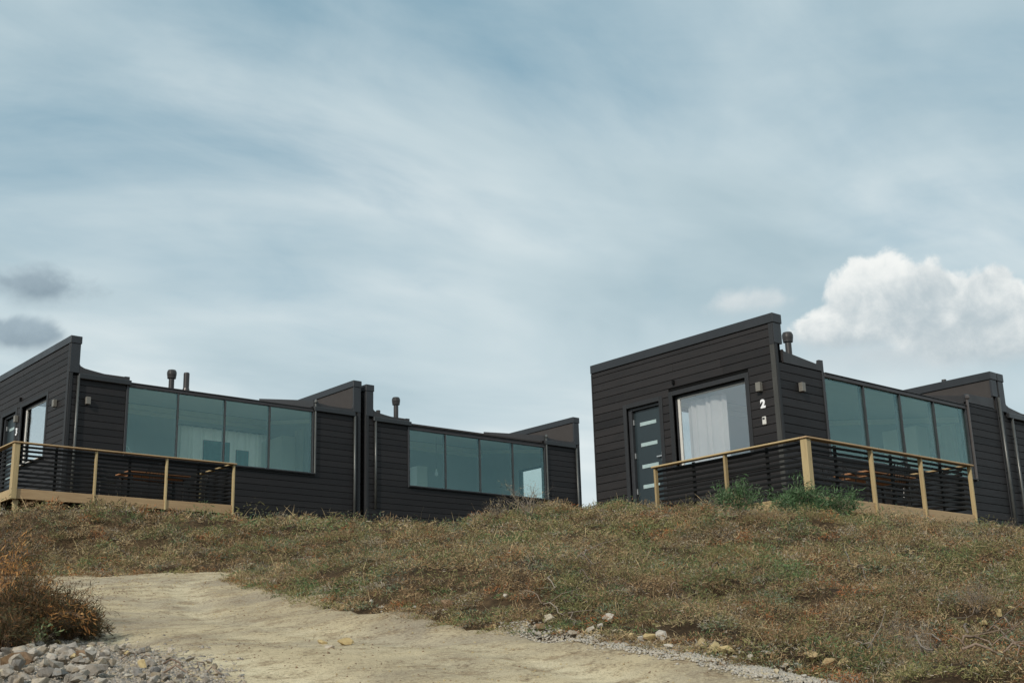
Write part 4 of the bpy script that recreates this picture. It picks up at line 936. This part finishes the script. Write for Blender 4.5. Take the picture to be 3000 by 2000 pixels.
for (px, py, s, kd, lab) in [(45, 1990, .135, 'brown_stone', 'large rounded orange-brown stone at the foot of the rubble heap'), (75, 1945, .055, 'ochre_stone', 'ochre stone lying on the grey rubble'), (240, 1968, .085, 'brown_stone', 'dark brown block with an ochre top in the rubble'), (165, 1945, .075, 'stone', 'big grey wedge stone on top of the rubble'), (50, 1885, .10, 'stone', 'upright grey-brown stone against the dark heather'), (185, 1975, .075, 'stone', 'big blunt grey stone at the foot of the rubble'),
                             (1012, 1884, .075, 'ochre_stone', 'flat tan stone lying alone on the sandy track'), (945, 1880, .05, 'ochre_stone', 'small ochre stone sunk in the track'), (965, 1905, .05, 'pale_stone', 'small white stone sunk in the sandy track')]:
    g, r, z = road_like(px, py); stone(g, r, s, kd, lab, None, z+.02, .3)
edge = [(1470, 1842, .05, 'pale_stone'), (1310, 1782, .12, 'brown_stone'), (1300, 1800, .035, 'pale_stone'), (1088, 1770, .05, 'pale_stone'), (1118, 1790, .045, 'pale_stone'), (1278, 1803, .04, 'pale_stone'), (1582, 1852, .085, 'brown_stone'), (1610, 1830, .10, 'pale_stone'), (1570, 1845, .05, 'pale_stone'), (1640, 1862, .05, 'pale_stone'), (1680, 1868, .075, 'pale_stone'), (1785, 1830, .10, 'pale_stone'), (1760, 1850, .06, 'pale_stone'), (1730, 1855, .07, 'pale_stone'), (1805, 1868, .075, 'pale_stone'), (1852, 1880, .075, 'ochre_stone'), (1880, 1884, .07, 'pale_stone'), (1940, 1885, .12, 'pale_stone'), (1905, 1880, .08, 'ochre_stone'), (1810, 1900, .07, 'brown_stone'), (1960, 1905, .06, 'pale_stone'), (2050, 1905, .10, 'ochre_stone'), (2090, 1918, .10, 'ochre_stone'), (2130, 1925, .09, 'ochre_stone'), (2245, 1940, .075, 'pale_stone'), (2200, 1948, .06, 'pale_stone'), (2270, 1940, .07, 'ochre_stone'), (2380, 1945, .09, 'ochre_stone'), (2430, 1958, .10, 'ochre_stone'), (2470, 1960, .08, 'ochre_stone'), (2160, 1940, .055, 'pale_stone'), (2300, 1962, .05, 'pale_stone'), (2340, 1972, .05, 'pale_stone')]
for (px, py, s, kd) in edge:
    g, r, z = on_ground(px, py); adj = {'pale_stone': 'pale grey angular', 'ochre_stone': 'blocky ochre', 'brown_stone': 'dull brown'}[kd]
    stone(g, r, s*.75, kd, adj+' stone along the foot of the heath mound', adj+' stones along the track edge', z+.02, .3)
for k in range(24):
    t = random.random()**.8; px = 1480+t*960; py = np.interp(px, [1480, 1800, 2100, 2440], [1850, 1895, 1945, 1996])+random.gauss(-2, 7+6*t)
    g, r, z = on_ground(px, py); stone(g, r, random.uniform(.012, .03), 'pale_stone', 'small pale chipping in the strip along the foot of the mound', 'pale chippings along the track edge', z+.012, .3)
for k in range(26):
    px = random.uniform(700, 1480); py = np.interp(px, [690, 1000, 1300, 1480], [1706, 1785, 1828, 1850])+random.gauss(0, 5)
    g, r, z = on_ground(px, py); stone(g, r, random.uniform(.014, .035), random.choice(('pale_stone', 'ochre_stone')), 'small stone along the upper track edge below the heath', 'small stones along the upper track edge', z+.012, .3)
for (px, py, s) in [(2970, 1812, .06), (2930, 1828, .09), (2885, 1850, .07), (2680, 1918, .11), (1480, 1770, .05), (2150, 1700, .04), (1410, 1672, .03), (1215, 1800, .035)]:
    g, r, z = on_ground(px, py); stone(g, r, s*.7, 'ochre_stone' if s > .05 else 'pale_stone', 'weathered stone half buried in the heath of the mound', 'stones in the heath', z+.05, .25)

# loose gravel: far too much to count
def gravel(name, pts, sizes, m, label):
    n = len(pts); tet = np.array([(1, 0, -.3), (-.5, .87, -.3), (-.5, -.87, -.3), (.25, .2, .7), (-.45, -.15, .55)]); tri = np.array([(0, 1, 3), (1, 4, 3), (1, 2, 4), (2, 0, 3), (2, 3, 4), (0, 2, 1)])
    a = rng.uniform(0, 6.28, n); ca, sa = np.cos(a), np.sin(a); t = tet[None]*(.7+.6*rng.random((n, 5, 1)))*np.stack([np.ones(n), .6+.5*rng.random(n), .45+.4*rng.random(n)], 1)[:, None, :]
    v = np.stack([t[..., 0]*ca[:, None]-t[..., 1]*sa[:, None], t[..., 0]*sa[:, None]+t[..., 1]*ca[:, None], t[..., 2]], -1)*sizes[:, None, None]+pts[:, None, :]
    f = (tri[None]+np.arange(n)[:, None, None]*5).reshape(-1, 3)
    me = bpy.data.meshes.new(name); me.vertices.add(n*5); me.vertices.foreach_set('co', v.ravel()); me.loops.add(f.size); me.loops.foreach_set('vertex_index', f.ravel().astype(np.int32)); me.polygons.add(len(f)); me.polygons.foreach_set('loop_start', np.arange(0, f.size, 3)); me.update(calc_edges=True)
    return tag(link(name, me, M[m]), label, 'gravel', kind='stuff')
def scatter(n, box_, test):
    P = []
    while len(P) < n:
        px = rng.uniform(box_[0], box_[2]); py = rng.uniform(box_[1], box_[3])
        if test(px, py): P.append(road_pt(px, py))
    P = np.array(P); return P, gr2xyz(P, zr(P))
P, q = scatter(19000, (-80, 1835, 720, 2110), lambda x, y: y > 1838 and y > 1790+(130-x)*.3 and x < 560-(2000-y)*2.4+110*rng.normal())
gravel('gravel', q, rng.uniform(.008, .03, len(q)), 'stone', 'grey gravel between the stones of the rubble heap')
n = 9000; P = np.stack([rng.uniform(6, 23, n), rng.uniform(-11, 5, n)], 1); P = P[(sd_poly(P, ROAD) > .05) & (rng.random(n) < .25+.9*smooth(fbm(P, .7, 91), .45, .62))]
gravel('gravel', gr2xyz(P, zr(P)), rng.uniform(.006, .017, len(P))*(.6+P[:, 0]*.035), 'ochre_stone', 'loose grit scattered over the sandy track')
n = 12000; P = np.stack([rng.uniform(6, 23, n), rng.uniform(-11, 5, n)], 1); P = P[(sd_poly(P, ROAD) > .0) & (rng.random(n) < .04+.9*smooth(fbm(P, .55, 191), .52, .66))]
gravel('gravel', gr2xyz(P, zr(P)), rng.uniform(.006, .016, len(P))*(.6+P[:, 0]*.035), 'brown_stone', 'brown earth crumbs in patches on the sandy track')
t = rng.random(6000)**.7; px = 1450+t*1010; py = np.interp(px, [1450, 1800, 2100, 2460], [1848, 1902, 1953, 2002])+rng.normal(0, 1, 6000)*(5+9*t)
P = np.array([road_pt(a, b) for a, b in zip(px, py)]); gravel('gravel', gr2xyz(P, np.maximum(zr(P), zg(P))+.004), rng.uniform(.008, .024, len(P)), 'pale_stone', 'pale crushed gravel strip along the foot of the mound')
print('objects', len(bpy.data.objects))
